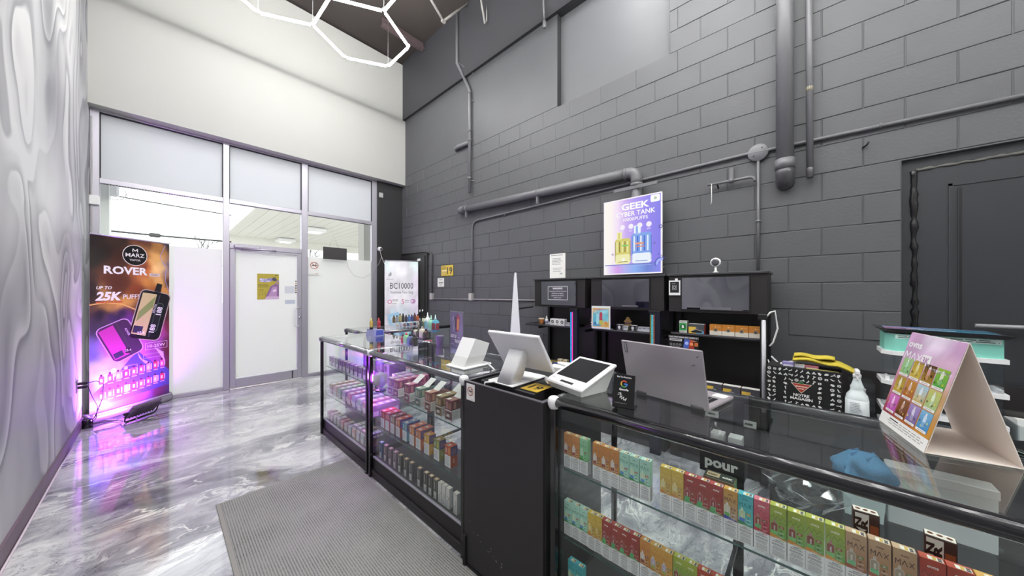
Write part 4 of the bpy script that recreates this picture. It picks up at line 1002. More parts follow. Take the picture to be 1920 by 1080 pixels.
def pen_box(hi, lo, pen, liq, band, style, ink='f4efe6', badge='8a4a34'):
    w, d, h = PENW, PEND, PENH
    b = MB(); b.box((0, -w, 0), (d, 0, .0535), 0, lin('e4e4e2')); b.box((0, -w, .0535), (d, 0, h), 0, lin(mix_hex(hi, lo, .3)))
    f, sd, t = faces(w, d, h)
    f.rect(.0006, .0535, w - .0006, h - .0008, lo, 0, top=hi); f.rect(.0006, .0006, w - .0006, .0535, 'f6f6f4')
    if style == 'max':
        f.line([(.004, h - .034), (.004, h - .022), (.0075, h - .029), (.011, h - .022), (.011, h - .034)], .0012, ink, 2)
        f.line([(.0135, h - .034), (.0175, h - .022), (.0215, h - .034)], .0012, ink, 2)
        f.line([(.0245, h - .034), (.0315, h - .022)], .0012, ink, 2); f.line([(.0245, h - .022), (.0315, h - .034)], .0012, ink, 2)
        f.text('ovns', w / 2, h - .014, .0045, ink, 2, bold=.02)
    else:
        f.text('ovns', w / 2, h - .0165, .0065, ink, 3, bold=.03, wide=.016)
        f.line([(.002, h - .034), (.007, h - .024), (.012, h - .036), (.017, h - .024), (.022, h - .036), (.027, h - .024), (.033, h - .034)], .001, mixh(hi, '000000', .3), 1)
        for k in range(5): f.line([(.020 + .003 * k, h - .045), (.024 + .003 * k, h - .038)], .0008, mixh(hi, '000000', .25), 1)
    x0, x1, yb, yt = .0033, .0163, .059, h - .046
    f.rrect(x0 - .0008, yb - .0008, x1 + .0008, yt + .0008, .0045, mixh(pen, 'ffffff', .55), 2); f.rrect(x0, yb, x1, yt, .004, pen, 3)
    f.poly([(x0 + .003, yt), (x1 - .003, yt), (x1 - .0045, yt + .009), (x0 + .0045, yt + .009)], mixh(pen, 'ffffff', .35), 3)
    f.rect(x0, yb + .001, x1, yb + (yt - yb) * .40, liq, 4); f.text('ovns', (x0 + x1) / 2 + .002, yb + .021, .0048, 'f2eee8', 5, rot=R(90), bold=.02)
    f.rect(.0195, h - .056, .0305, h - .0495, badge, 3); f.text('3K', .025, h - .0548, .004, 'f2e6dc', 4)
    for k in range(3):
        y = h - .066 - .0105 * k; f.circ(.0245, y + .003, .0022, mixh(lo, '000000', .35), 3, 8); f.rect(.0195, y - .0022, .0310, y - .0008, mixh(lo, 'ffffff', .55), 3); f.rect(.0205, y - .0042, .0295, y - .0032, mixh(lo, 'ffffff', .45), 3)
    if band: f.poly([(.0006, .0535), (w - .0006, .0535), (w - .0006, .0565), (.024, .0575), (.012, .0620), (.0006, .0635)], band, 5); f.lines(.012, .0545, .030, .0570, 1, mixh(band, 'ffffff', .7), 6)
    f.rect(.012, .0468, .023, .0482, '4a4a4a', 2); f.lines(.005, .041, .031, .0455, 2, '3a3a3a', 2, .4, .1, True)
    f.lines(.004, .033, .032, .0385, 2, '4a4a4a', 2, .45, .1, True); f.lines(.004, .021, .032, .0315, 4, '8e8e8c', 2, .40, .3, True); f.lines(.004, .004, .032, .0195, 6, '9a9a98', 2, .40, .25, True)
    sd.rect(.0006, .0535, d - .0006, h - .0008, mixh(lo, hi, .4)); sd.rect(.0006, .0006, d - .0006, .0535, 'dededc'); sd.lines(.003, .005, d - .003, .05, 10, '6a6a6a', 1)
    sd.lines(.003, .06, d - .003, .09, 5, mixh(lo, 'ffffff', .6), 1)
    t.rect(.0006, .0006, w - .0006, d - .0006, mixh(hi, 'ffffff', .12))
    tp = MB(); t2 = Print((0, 0, h), DOWN, XP, tp)
    t2.rect(.012, .003, w - .002, d - .007, 'f1efe6', 1); t2.rect(.0185, .004, .024, d - .008, 'd9bb5c', 2)
    for k in (0, 1): t2.rect(.0262, .004 + .0065 * k, .0320, .009 + .0065 * k, '2a2828', 2)
    for pr in (f, sd, t): b.v, b.f, b.mi, b.c, b.sm = merge(b, pr.mb)
    return Tpl('pen_box', b, [('tax_sticker', tp)])
def merge(a, b):
    n = len(a.v)
    return a.v + b.v, a.f + [tuple(i + n for i in f) for f in b.f], a.mi + b.mi, a.c + b.c, a.sm + b.sm
def tohex(c): return ''.join('%02x' % int(max(0, min(255, v))) for v in c)
def rgb(h): return [int(h[i:i + 2], 16) for i in (0, 2, 4)]
def mixh(a, b, t): return tohex([x + (y - x) * t for x, y in zip(rgb(a), rgb(b))])
mix_hex = mixh
KIND = {
 'o': ('orange', pen_box('d68f45', 'c78536', 'e2d6cc', '97492c', None, 'max', 'c06a2c')),
 'g': ('leaf-green', pen_box('a6dcb2', '74c77c', 'b4e2bc', '5cb866', '4a9a50', 'max', '5a9a70')),
 'm': ('mint', pen_box('b9e4d2', 'a2dcc4', 'cfe8c4', '5a94d0', '3f9a4d', 'max', '4f9070', 'c07050')),
 'y': ('yellow', pen_box('dbbb46', 'cba23c', 'e4d684', 'd2a84a', 'd08a35', 'max', 'e6d48a', 'b08a30')),
 'r': ('brick-red', pen_box('a93b36', 'a84a3c', '9a3a38', '58b46e', '58a860', 'ovns')),
 'd': ('ochre', pen_box('cf9838', 'b7a084', 'd9d6bc', '79b868', '4a4fa8', 'max', '6a4a2a')),
 't': ('teal', pen_box('3fb6c2', '6acac2', 'bcd8a4', '4f7fca', '2f8f4a', 'max', '1f6a70', 'b9a050')),
 'p': ('rose', pen_box('d4697a', 'c4404e', '9c5038', '6cb46c', 'b8323c', 'ovns')),
 'l': ('lime-green', pen_box('abb540', '6cae54', '8c4a3a', '7cc66e', 'd9973c', 'ovns', 'eef0d0', '9a5a30')),
 'n': ('tan', pen_box('c6a580', 'ab7850', 'ab9c84', '7cc68c', 'a0573a', 'max', '523828', '7a8a50')),
 'e': ('rust-red', pen_box('b4452e', 'a63a28', '94462e', '7a4cae', '4a58b8', 'ovns', 'f4e4d8', '4a58b8')),
 'a': ('amber', pen_box('d9a44c', 'd39a40', 'b8aec0', 'b0b454', 'c88a3a', 'max', 'c08a3a', '8a8a50')),
}
def row(seq, ys, x, z, where, grp, tilt=.0):
    cnt = {}
    for i, (k, y) in enumerate(zip(seq, ys)):
        nm, tp = KIND[k]; n = cnt.get(k, 0); cnt[k] = n + 1
        tp.put((x + random.uniform(0, .003), y, z), '%s vape pen box, %s of the %s ones, %s' % (nm, ordn(n), nm, where), 'box', grp, R(random.uniform(-1.2, 1.2)))
row('oogooommmyyrrrdtpllllnnneea', [.756, .7195, .683, .625, .588, .552, .516, .479, .442, .373, .337, .300, .264, .228, .192, .156, .119, .083, .046, .010, -.027, -.063, -.101, -.139, -.178, -.215, -.252],
    1.140, .6755, 'top shelf of the long counter', 'pen boxes on the top shelf of the long counter')
row('mmmyyrrrroaallee', [.756, .7195, .683, .6465, .622, .585, .549, .515, .479, .442, .406, .370, .333, .298, .262, .226], 1.140, .3955, 'middle shelf of the long counter', 'pen boxes on the middle shelf of the long counter')
row('tt', [.744, .708], 1.150, .1490, 'bottom deck of the long counter', 'pen boxes on the deck of the long counter')
# a few cartons behind the rows
def simple(w, d, h, top, front, side, fn=None, name='carton'):
    b = MB(); b.box((0, -w, 0), (d, 0, h), 0, lin(front), bev=.0015); f, sd, t = faces(w, d, h)
    t.rect(.001, .001, w - .001, d - .001, top); sd.rect(.001, .001, d - .001, h - .001, side); f.rect(.001, .001, w - .001, h - .001, front)
    if fn: fn(f, sd, t, w, d, h)
    for pr in (f, sd, t): b.v, b.f, b.mi, b.c, b.sm = merge(b, pr.mb)
    return Tpl(name, b)
def coffee(f, sd, t, w, d, h):
    for k in range(3): t.circ(w * (.2 + .3 * k), d * .5, .005, '6a3a24', 1, 8)
    f.rect(w * .06, .004, w * .60, h * .97, 'efe8de', 1); f.text('BROWN', w * .30, h * .05, .011, '3a241c', 2, 'l', bold=.05, rot=R(90), wide=h * .85); f.text('SUGAR', w * .54, h * .05, .011, '3a241c', 2, 'l', bold=.05, rot=R(90), wide=h * .85); f.rect(w * .64, .01, w * .96, h * .82, 'a8552c', 1); f.circ(w * .8, h * .55, w * .1, 'e8d8c8', 2, 10)
cf = simple(.046, .026, .158, 'e8e0d4', '4a2f24', '3a241c', coffee)
cf.put((1.225, -.082, .6765), 'brown carton with white lettering behind the first tan pen box', 'box', 'tall cartons behind the pen boxes', R(4))
cf.put((1.215, -.196, .6765), 'brown carton with white lettering behind the rust-red pen boxes', 'box', 'tall cartons behind the pen boxes', R(-6))
def gok(f, sd, t, w, d, h):
    t.rect(w * .08, d * .2, w * .5, d * .8, 'b8a684', 1); t.text('60K', w * .28, d * .35, .012, '2a2420', 2, bold=.03); t.text('60K', w * .76, d * .35, .012, 'd8d4cc', 2, bold=.03)
simple(.085, .05, .12, '2f3a32', '8a7a60', '4a8a50', gok).put((1.22, .262, .6755), 'small dark carton lying behind the red pen boxes', 'box', None)
# cartons in the middle counter
def cart_up(c, d2):
    def fn(f, sd, t, w, d, h):
        f.rect(.003, h * .50, w - .003, h - .008, mixh(c, '2a2030', .35), 1); f.rect(.010, h * .55, w * .45, h * .9, mixh(c, 'f0e0d0', .35), 2); f.rect(w * .52, h * .56, w * .85, h * .86, mixh(c, 'd0a060', .4), 2); f.rect(0.001, h * .44, w - .001, h * .49, 'd8d0c8', 1)
        f.rrect(w * .16, .006, w * .84, h * .40, .008, mixh(c, '101010', .5), 1); f.text('60K', w * .5, h * .14, .017, 'e8dcd0', 2, bold=.03, wide=w * .5)
        sd.rect(.001, .001, d - .001, h * .52, 'e2e0dc', 1); sd.lines(.006, .01, d - .006, h * .46, 5, 'b0aca8', 2); sd.rect(d * .2, h * .58, d * .5, h * .92, mixh(c, 'f0d0a0', .4), 2); sd.rect(d * .55, h * .6, d * .75, h * .9, mixh(c, '204030', .5), 2)
        t.rect(.006, .006, w * .45, d * .55, 'f0ece4', 1); t.rect(w * .55, .010, w - .008, d - .01, mixh(c, 'e8d8b0', .45), 1)
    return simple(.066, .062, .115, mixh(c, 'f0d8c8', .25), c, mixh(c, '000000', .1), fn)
def flap(par, c):
    q = MB(); q.face([(.062, -.064, .115), (.125, -.064, .158), (.125, -.002, .158), (.062, -.002, .115)], 0, lin('e6e4de')); q.face([(.062, -.002, .1145), (.125, -.002, .1575), (.125, -.064, .1575), (.062, -.064, .1145)], 0, lin('dcdad4'))
    q.box((.062, -.064, .0), (.150, -.002, .10), 0, lin(c)); q.build('open_flap', PRINT, par)
UC = [(2.38, 'a886c8', 2, 'lilac'), (2.30, 'b080c4', 3, 'mauve'), (2.215, 'b0508c', 4, 'magenta'), (2.062, 'a84a7c', 1, 'plum'), (1.925, '6f9080', 1, 'sage'), (1.808, 'a0625a', 1, 'terracotta'), (1.690, '8a7048', 2, 'bronze'), (1.590, '7c3638', 1, 'maroon')]  # the first carton's lilac has the lamp's violet light put into it
for y, c, n, nm in UC:
    tp = cart_up(c, None)
    for k in range(n):
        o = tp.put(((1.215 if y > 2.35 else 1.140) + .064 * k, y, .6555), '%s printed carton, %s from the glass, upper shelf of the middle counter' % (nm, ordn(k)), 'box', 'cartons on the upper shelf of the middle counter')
    if y < 2.1: flap(o, mixh(c, '303030', .2))
def cart_mid(c, side, n_):
    def fn(f, sd, t, w, d, h):
        f.rect(.001, .001, w - .001, h * .56, 'e6e6e6', 1); f.lines(.006, .010, w - .006, h * .5, 6, 'a8a8a8', 2); f.rect(.006, h * .62, w * .5, h * .94, mixh(c, '302840', .4), 1); f.rect(w * .15, h * .66, w * .42, h * .90, mixh(c, 'ffffff', .4), 2); f.rect(w * .6, h * .64, w * .92, h * .92, mixh(c, 'f0d060', .4), 1)
        sd.rect(.001, h * .56, d - .001, h - .001, side, 1); sd.rect(d * .2, h * .64, d * .75, h * .9, mixh(side, 'e0a080', .35), 2); sd.rect(d * .3, h * .2, d * .6, h * .42, mixh(c, 'ffffff', .3), 1)
        t.rect(w * .3, d * .1, w * .7, d * .5, 'f4ece0', 1); t.rect(.004, .004, w - .004, d * .08, mixh(c, 'ffffff', .5), 1); t.lines(w * .35, d * .16, w * .65, d * .34, 2, '8a4a6a', 2, .6, 0)
    return simple(.058, .05, .124, mixh(c, 'e86a6a', .25), c, c, fn)
MC = [(2.425, 'b83440', 'c84858', 2, 'crimson'), (2.352, 'b8343c', '7a2028', 2, 'scarlet'), (2.272, '8a6c50', '5a4030', 2, 'brown'), (2.191, 'c8704a', '6a5a9c', 2, 'orange'), (2.096, '6aa8c8', '6a6aa8', 2, 'sky-blue'), (2.002, 'd0784c', '5f5494', 2, 'copper'), (1.922, 'c86a44', '5f5490', 2, 'burnt-orange'), (1.822, 'd8a448', '5a5896', 1, 'mustard'), (1.714, '8f9a56', '5a5894', 1, 'olive'), (1.600, 'c0542e', '5f5c98', 1, 'vermilion')]
for y, c, s_, n, nm in MC:
    tp = cart_mid(c, s_, n)
    for k in range(n): tp.put((1.145 + .052 * k, y, .3725), '%s topped carton, %s from the glass, middle shelf of the middle counter' % (nm, ordn(k)), 'box', 'cartons on the middle shelf of the middle counter')
def thin(top, front, side, kind):
    def fn(f, sd, t, w, d, h):
        f.rect(.003, h * .42, w - .003, h - .006, mixh(front, '101418', .55) if kind != 'w' else 'e4e0dc', 1); f.rect(.004, .004, w - .004, h * .38, 'dcdcdc', 1); f.lines(.007, .008, w - .006, h * .35, 4, '9a9a9a', 2)
        if kind == 'w': f.arc(w * .2, h * .5, .016, .003, -60, 60, '2e2a2a', 2, 8)
        else: f.rect(w * .25, h * .5, w * .5, h * .88, mixh(front, 'e8e0d0', .4), 2); f.rect(w * .6, h * .55, w * .75, h * .9, '1c2024', 2)
        sd.rect(d * .2, h * .1, d * .8, h * .9, mixh(side, '202428', .4) if kind != 'w' else 'cfd2d4', 1); t.rect(w * .25, d * .2, w * .75, d * .7, 'efe6d8', 1)
    return simple(.034, .026, .118, top, front, side, fn)
tt = {'b': ('blue', thin('8aa8d8', '5f80b8', '4a6498', 'b')), 'p': ('pink', thin('d8a0b8', 'a88a9c', '8a6c84', 'p')), 't': ('tan-topped', thin('c8a478', '7c7a70', '5a5c58', 't')), 'w': ('white', thin('e8e2da', 'dcd6d0', 'c4c6c8', 'w'))}
cn_ = {}
for k, y in zip('bppptttttttwwww', [2.406, 2.335, 2.262, 2.190, 2.121, 2.042, 1.972, 1.873, 1.797, 1.742, 1.688, 1.640, 1.600, 1.560, 1.490]):
    nm, tp = tt[k]; n = cn_.get(k, 0); cn_[k] = n + 1
    tp.put((1.125, y, .1490), 'thin %s box, %s in line on the deck of the middle counter' % (nm, ordn(n)), 'box', 'thin boxes on the deck of the middle counter')
# cartons in the storefront-end counter
cols = ['8a7a90', '9a86a8', '7a6c94', 'a080b0', '86709a', '9478a8', '7c6a8c', '8c74a0', '9a7cb4', '74648c', '8a70a0', '9680ac']  # violet light of the case lamp is put into these box colours
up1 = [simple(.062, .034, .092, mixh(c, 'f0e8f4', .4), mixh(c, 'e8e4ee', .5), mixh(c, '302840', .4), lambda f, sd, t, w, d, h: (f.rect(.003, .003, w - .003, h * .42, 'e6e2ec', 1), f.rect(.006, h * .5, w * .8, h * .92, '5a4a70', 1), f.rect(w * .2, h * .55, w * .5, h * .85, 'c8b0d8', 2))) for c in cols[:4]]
for i in range(11):
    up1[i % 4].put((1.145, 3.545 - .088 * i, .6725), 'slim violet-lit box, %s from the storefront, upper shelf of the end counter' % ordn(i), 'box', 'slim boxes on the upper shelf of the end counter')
def lid(f, sd, t, w, d, h):
    t.rect(.004, .012, w - .004, d - .012, 'ecebe8', 1)
    for k in range(3): t.rect(w * .1, d * (.1 + .3 * k), w * .9, d * (.2 + .3 * k), '6a6a70', 2)
    f.rect(.004, .004, w - .004, h - .004, 'a8a4ac', 1); f.rect(.01, h * .3, w * .6, h * .8, '6c6674', 2)
sl = simple(.095, .16, .10, '8c8a90', '77727e', '5a5562', lid)
for i in range(3): sl.put((1.34, 3.02 - .12 * i, .6725), 'grey carton with a pale printed lid, %s behind the slim boxes' % ordn(i), 'box', 'pale lidded cartons at the back of the end counter', R(-8 + 5 * i))
mc = ['c0a488', 'd8b0b0', '9ab894', 'a8a4bc', 'c87c8c', 'a0a0c0', 'a8c0b0', 'd08a98', 'b8a0b8']
def midl(f, sd, t, w, d, h):
    f.rect(.003, .003, w - .003, h * .5, 'e6e2e2', 1)
    for k in range(4): t.rect(w * .15, d * (.06 + .24 * k), w * .85, d * (.20 + .24 * k), 'f0e8e6', 1); sd.rect(d * (.04 + .24 * k), h * .1, d * (.22 + .24 * k), h * .5, 'e8e4e4', 1)
for i, c in enumerate(mc):
    simple(.068, .235, .092, c, mixh(c, 'ffffff', .15), mixh(c, '403040', .2), midl).put((1.145, 3.535 - .112 * i, .3955), 'long %s carton, %s from the storefront, middle shelf of the end counter' % (('tan', 'blush', 'green', 'grey', 'red', 'blue', 'mint', 'pink', 'lilac')[i], ordn(i)), 'box', 'long cartons on the middle shelf of the end counter')
lc = ['d8a8bc', 'd0a4b8', 'c8c0bc', 'd8d4d0', 'cc8a80', 'c8b8a8', 'a8b8b4', 'c07c7c', 'a8b0c8', '8fb0a0', 'b08a8c']
for i, c in enumerate(lc):
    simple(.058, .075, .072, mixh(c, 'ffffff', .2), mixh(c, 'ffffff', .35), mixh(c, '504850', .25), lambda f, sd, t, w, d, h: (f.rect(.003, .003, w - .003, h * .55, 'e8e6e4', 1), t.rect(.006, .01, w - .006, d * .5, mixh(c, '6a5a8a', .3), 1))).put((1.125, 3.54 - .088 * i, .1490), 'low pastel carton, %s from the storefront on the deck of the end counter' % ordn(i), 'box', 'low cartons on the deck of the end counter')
for i in range(4):
    simple(.075, .12, .035, ('b8c4c4', '9ab4a4', 'c88a90', 'a8b4d0')[i], 'a09aa4', '7c7680', midl).put((1.128, 2.92 - .085 * i, .2212), 'flat carton, %s of those lying on the low pastel cartons' % ordn(i), 'box', 'flat cartons on top of the low cartons')
fc = ['c83c5c', 'e890b8', '8a8cc0', 'a8a0d0', 'c04a68', 'd8a0c0', '7c88b4', 'd06a84']
for lv, z in enumerate((.6605, .4005)):
    for i in range(8):
        c = fc[(i + lv * 3) % 8]
        simple(.095, .06, .11, mixh(c, 'ffffff', .3), c, mixh(c, '302030', .3), lambda f, sd, t, w, d, h: (f.rect(.004, .004, w - .004, h * .45, 'eee4f0', 1), f.rect(.01, h * .52, w * .6, h * .92, mixh(c, 'ffffff', .35), 1))).put((1.60 + .105 * i, 3.675, z), 'bright carton, %s from the shop floor, %s shelf of the crosswise counter' % (ordn(i), ('upper', 'lower')[lv]), 'box', 'bright cartons in the crosswise counter', R(90))
# violet lamp at the joint of the two counters
cl = thing('case_lamp', 'violet glowing lamp with a pale six-sided head inside the glass counter', 'lamp', (1.128, 2.392, .655))
q = MB(); q.lathe([(.001, -.024), (.045, -.024), (.062, -.010), (.062, .012), (.045, .024), (.001, .024)], (0, 0, .085), 6, axis='y'); q.build('lamp_head', mat('lilac_plastic', 'b8aec4', .4), cl)
TB('lamp_foot', mat('lilac_plastic', 'b8aec4', .4), cl, [(0, 0, .03), (0, 0, .004)], .012, 8); q = MB(); q.lathe([(.04, 0), (.04, .006), (.012, .01)], (0, 0, .0005), 12); q.build('lamp_base', blackm, cl)
q = MB(); q.lathe([(.001, .026), (.042, .026), (.042, .029), (.001, .030)], (0, 0, .085), 12, axis='y'); q.build('lens', mat('violet_led_case', 'd070ff', .3, emit=22), cl)
la = bpy.data.lights.new('case_light', 'POINT'); la.energy = CASE_WATTS; la.color = (.68, .18, 1.); la.shadow_soft_size = .03
lo = bpy.data.objects.new('case_light', la); COL.objects.link(lo); lo.parent = cl; lo.location = (0, .07, .085)

# ---------------------------------------------------------------- register stand between the counters
rg = thing('register_stand', 'black laminate register stand between the two glass counters', 'counter', (1.06, 1.055, 0))
B('front_panel', black, rg, (0, -.250, .02), (.018, .258, .945), .0015)
for y in (-.250, .240): B('side_panel', black, rg, (.018, y, .02), (.50, y + .018, .945), .0015)
B('inner_shelf', black, rg, (.018, -.236, .78), (.50, .240, .80)); B('back_rail', black, rg, (.48, -.236, .80), (.50, .240, .90))
B('kick_board', blackm, rg, (-.004, -.25, 0), (.40, .25, .018)); B('front_foot', blackm, rg, (-.012, .238, .0), (.012, .258, .16), .003)
eb = mat('worn_edge', '56545a', .45)
q = MB(); q.box((0, -.250, .945), (.018, .258, .9475)); q.box((.018, -.250, .945), (.50, -.232, .9475)); q.box((.018, .240, .945), (.50, .258, .9475)); q.build('edge_banding', eb, rg)
q = MB()
for i in range(16):
    x, z = rng.random(), rng.random(); y = .22 - .34 * x; zz = .20 - .12 * x + .05 * z; s_ = .0012 + .0014 * rng.random(); q.face([(-.0006, y + s_, zz), (-.0006, y - s_, zz), (-.0006, y - s_, zz + 2 * s_), (-.0006, y + s_, zz + 2 * s_)])
o = q.build('paint_specks', mat('pale_speck', 'b8b4ae', .6), rg); o['kind'] = 'stuff'
nosmoke((1.0585, 1.292, .855), DOWN, UPZ, .062, .083, 'small no smoking card pinned to the black register stand')
cd = thing('cash_drawer', 'flat black cash drawer sunk in the top of the register stand', 'cash drawer', (1.30, 1.075, .80))
B('drawer_case', mat('drawer_black', '2e2c30', .45, bump=.1, bscale=200), cd, (-.185, -.180, .0), (.20, .175, .152), .004)
B('rubber_top', rubber, cd, (-.172, -.168, .152), (.188, .162, .155), .001)
ob, p = board('age_sign', 'yellow age card with a black 19 lying under the white register screen', 'sign', (1.130, .990, .9565), DOWN, XP, .098, .115, .001, mat('yellow_card', 'd9b93a', .5))
p.rect(0, 0, .098, .115, 'd8b23c'); p.text('19', .052, .03, .05, '2a2622', 2, bold=.02, wide=.066); p.lines(.01, .085, .09, .11, 2, '5a4a1c', 1)
p.build('printed_face').parent = ob
# white register screen on its leaning stand
sc = thing('register_screen', 'white register monitor on a leaning stand, its back turned to the shop', 'register', (1.225, 1.095, .9565), R(0))
B('base_plate', white, sc, (-.125, -.085, .0), (.135, .085, .012), .005)
def bar(bm, a, b, wa, wb, ta, tb, n=4):
    """rounded slab column from a to b along z-ish with widths w (y) and thickness t (x)"""
    rings = []
    for p_, w_, t_ in ((a, wa, ta), ((Vector(a) + Vector(b)) / 2, (wa + wb) / 2, (ta + tb) / 2), (b, wb, tb)):
        ring_ = []
        for cx, cy, a0 in ((1, 1, 0), (-1, 1, 90), (-1, -1, 180), (1, -1, 270)):
            r_ = .014
            for i in range(n + 1):
                t = R(a0 + 90 * i / n); ring_.append((p_[0] + cx * (t_ / 2 - r_) + r_ * math.cos(t), p_[1] + cy * (w_ / 2 - r_) + r_ * math.sin(t), p_[2]))
        rings.append(ring_)
    bm.loft(rings)
q = MB(); bar(q, (-.080, -.020, .010), (-.030, -.046, .165), .100, .092, .085, .070); q.build('neck', mat('white_plastic_soft', 'e4e4e6', .45), sc)
M = Matrix.Translation((.040, -.041, .064)) @ Matrix.Rotation(R(-34), 4, 'Y')
q = MB(); q.box((-.009, -.165, 0), (.009, .165, .222), bev=.004, M=M); q.build('monitor_shell', mat('pearl_plastic', 'e8e8ec', .3, coat=.2), sc)
q = MB(); q.box((.0092, -.155, .010), (.011, .155, .212), M=M); q.build('screen_glass', blackg, sc)
TB('power_cable', white, sc, [(-.11, .02, .012), (-.145, .06, .006), (-.150, .075, .004), (-.153, .08, -.02)], .004, 6)
# white printer wedge
pr = thing('receipt_printer', 'white wedge-shaped receipt printer on a flat base beside the register screen', 'printer', (1.255, 1.515, .9605))
B('base_plate', white, pr, (-.10, -.085, 0), (.115, .09, .012), .005)
q = MB(); q.loft([[(-.085, -.062, .012), (.055, -.062, .012), (.055, .062, .012), (-.085, .062, .012)],
                  [(-.055, -.062, .060), (.085, -.062, .060), (.085, .062, .060), (-.055, .062, .060)],
                  [(-.005, -.062, .150), (.105, -.062, .108), (.105, .062, .108), (-.005, .062, .150)]][:2], smooth=False)
q.build('lower_shell', mat('white_plastic_shade', 'd5d6d4', .45), pr)
q = MB(); q.loft([[(-.055, -.062, .0605), (.085, -.062, .0605), (.085, .062, .0605), (-.055, .062, .0605)], [(.004, -.062, .166), (.116, -.062, .128), (.116, .062, .128), (.004, .062, .166)]], smooth=False)
q.build('upper_shell', white, pr)
q = MB(); q.face([(.012, -.045, .1638), (.10, -.045, .1340), (.10, .045, .1340), (.012, .045, .1638)]); q.build('paper_slot', mat('slot_grey', '9a9a9c', .5), pr)
TB('power_cable', white, pr, [(.10, -.07, .008), (.06, -.12, .010), (.02, -.18, .016), (-.0, -.23, .006)], .005, 6)
# card terminal facing the shop
tm = thing('card_terminal', 'white card terminal with a tilted black screen at the end of the long counter', 'card terminal', (1.275, .755, .9725), R(-14))
q = MB(); q.loft([[(-.095, -.095, 0), (.055, -.095, 0), (.055, .095, 0), (-.095, .095, 0)], [(-.11, -.105, .026), (.10, -.105, .095), (.10, .105, .095), (-.11, .105, .026)]], smooth=False); q.build('wedge_body', mat('white_plastic_shade', 'd5d6d4', .45), tm)
M = Matrix.Translation((-.005, 0, .066)) @ Matrix.Rotation(R(-20), 4, 'Y')
q = MB(); q.box((-.115, -.112, -.006), (.12, .112, .008), bev=.005, M=M); q.build('screen_frame', white, tm)
q = MB(); q.box((-.060, -.092, .008), (.100, .092, .0092), M=M); q.build('screen_glass', blackg, tm)
q = MB(); q.box((-.098, -.045, .008), (-.086, .03, .0090), M=M); q.build('card_slot', blackm, tm)
p = Print(M @ Vector((-.088, .092, .0081)), (0, -1, 0), M.to_3x3() @ Vector((1, 0, 0))); p.text('clover', .006, .002, .006, '8a8a8e', 1, 'l'); p.arc(.001, .0045, .001, .0012, 0, 360, '8a8a8e', 1, 8); p.build('maker_name', PRINT, tm)
TB('power_cable', white, tm, [(-.05, .10, .01), (-.075, .14, .000), (-.06, .18, .008), (-.02, .215, .004)], .005, 6)
# note pad and pen
pd = MB(); pd.box((-.075, -.055, 0), (.075, .055, .030), bev=.002)
tag(pd.build('note_pad', whitep, None, loc=(1.56, 1.045, .9555), rot=(0, 0, R(12))), 'thick white note pad on the cash drawer behind the register screen', 'note pad')
pn = thing('ballpoint_pen', 'white and navy ballpoint pen lying on the note pad', 'pen', (1.545, 1.05, .9905), R(75))
q = MB(); q.lathe([(.002, -.07), (.005, -.055), (.005, .02)], (0, 0, 0), 10, axis='x'); q.build('barrel', mat('pen_silver', 'd4d4da', .3, .2), pn)
q = MB(); q.lathe([(.0055, .02), (.0055, .05), (.004, .068)], (0, 0, 0), 10, axis='x'); q.build('cap', mat('navy', '2a2f6a', .4), pn)
# review card
gc = thing('review_card', 'black stand-up review card with a coloured letter before the laptop', 'card stand', (1.148, .548, .9725), R(8))
M = Matrix.Rotation(R(12), 4, 'Y')
q = MB(); q.box((0, -.078, .002), (.003, 0, .122), M=M); q.box((0, -.078, 0), (.055, 0, .003)); q.build('card_body', blackg, gc)
u = (0, -1, 0); v = (math.sin(R(12)), 0, math.cos(R(12)))
p = Print((-.0004, 0, .002), u, v)
p.text('Rate Your Experience', .039, .108, .006, 'e8e8e8', 1, bold=.02, wide=.052)
cx, cy = .040, .086
for a0, a1, c in ((40, 140, 'd9503f'), (140, 215, 'e0b23a'), (215, 310, '4aa35a'), (310, 360, '4a80d8')): p.arc(cx, cy, .0085, .0045, a0, a1, c, 2, 8)
p.rect(cx, cy - .0022, cx + .013, cy + .0022, '4a80d8', 2)
p.text('Google', .040, .062, .008, 'f2f2f2', 1, bold=.03, wide=.034)
p.line([(.020, .050), (.030, .054), (.027, .034), (.035, .044), (.033, .030), (.042, .040), (.040, .028), (.052, .036), (.046, .026)], .0018, 'e8e8e8', 1); p.line([(.018, .044), (.030, .050), (.034, .046)], .0014, 'e8e8e8', 1)
p.lines(.008, .014, .070, .018, 1, '8a8a8a', 1)
p.build('printed_face', PRINT, gc)
# laptop
lp = thing('laptop', 'open grey laptop standing on the long glass counter, lid toward the shop', 'laptop', (1.345, .418, .9725), R(-11))
lg = mat('laptop_grey', 'b0a9b0', .35, .35)
B('base', lg, lp, (.0, -.156, .004), (.222, .156, .018), .004)
q = MB()
for i in range(5):
    for j in range(13): q.box((.035 + .020 * i, -.135 + .0208 * j, .018), (.051 + .020 * i, -.135 + .0208 * j + .0165, .0195))
q.build('keys', blackm, lp)['kind'] = 'stuff'
B('touch_pad', mat('pad_grey', 'a5a1a6', .3, .4), lp, (.145, -.055, .018), (.21, .05, .0185))
B('palm_sticker', whitep, lp, (.16, -.145, .018), (.205, -.10, .0184))
M = Matrix.Translation((-.005, 0, .022)) @ Matrix.Rotation(R(-14), 4, 'Y')
q = MB(); q.box((-.004, -.160, -.017), (.003, .163, .212), bev=.003, M=M); ld = q.build('lid', lg, lp)
q = MB(); q.box((.003, -.148, .008), (.0036, .148, .204), M=M); q.build('screen_glass', blackg, ld)
q = MB(); q.box((-.0046, .136, .160), (-.004, .150, .205), M=M); bdg = q.build('maker_badge', mat('badge_grey', '77747a', .3, .6), lp)
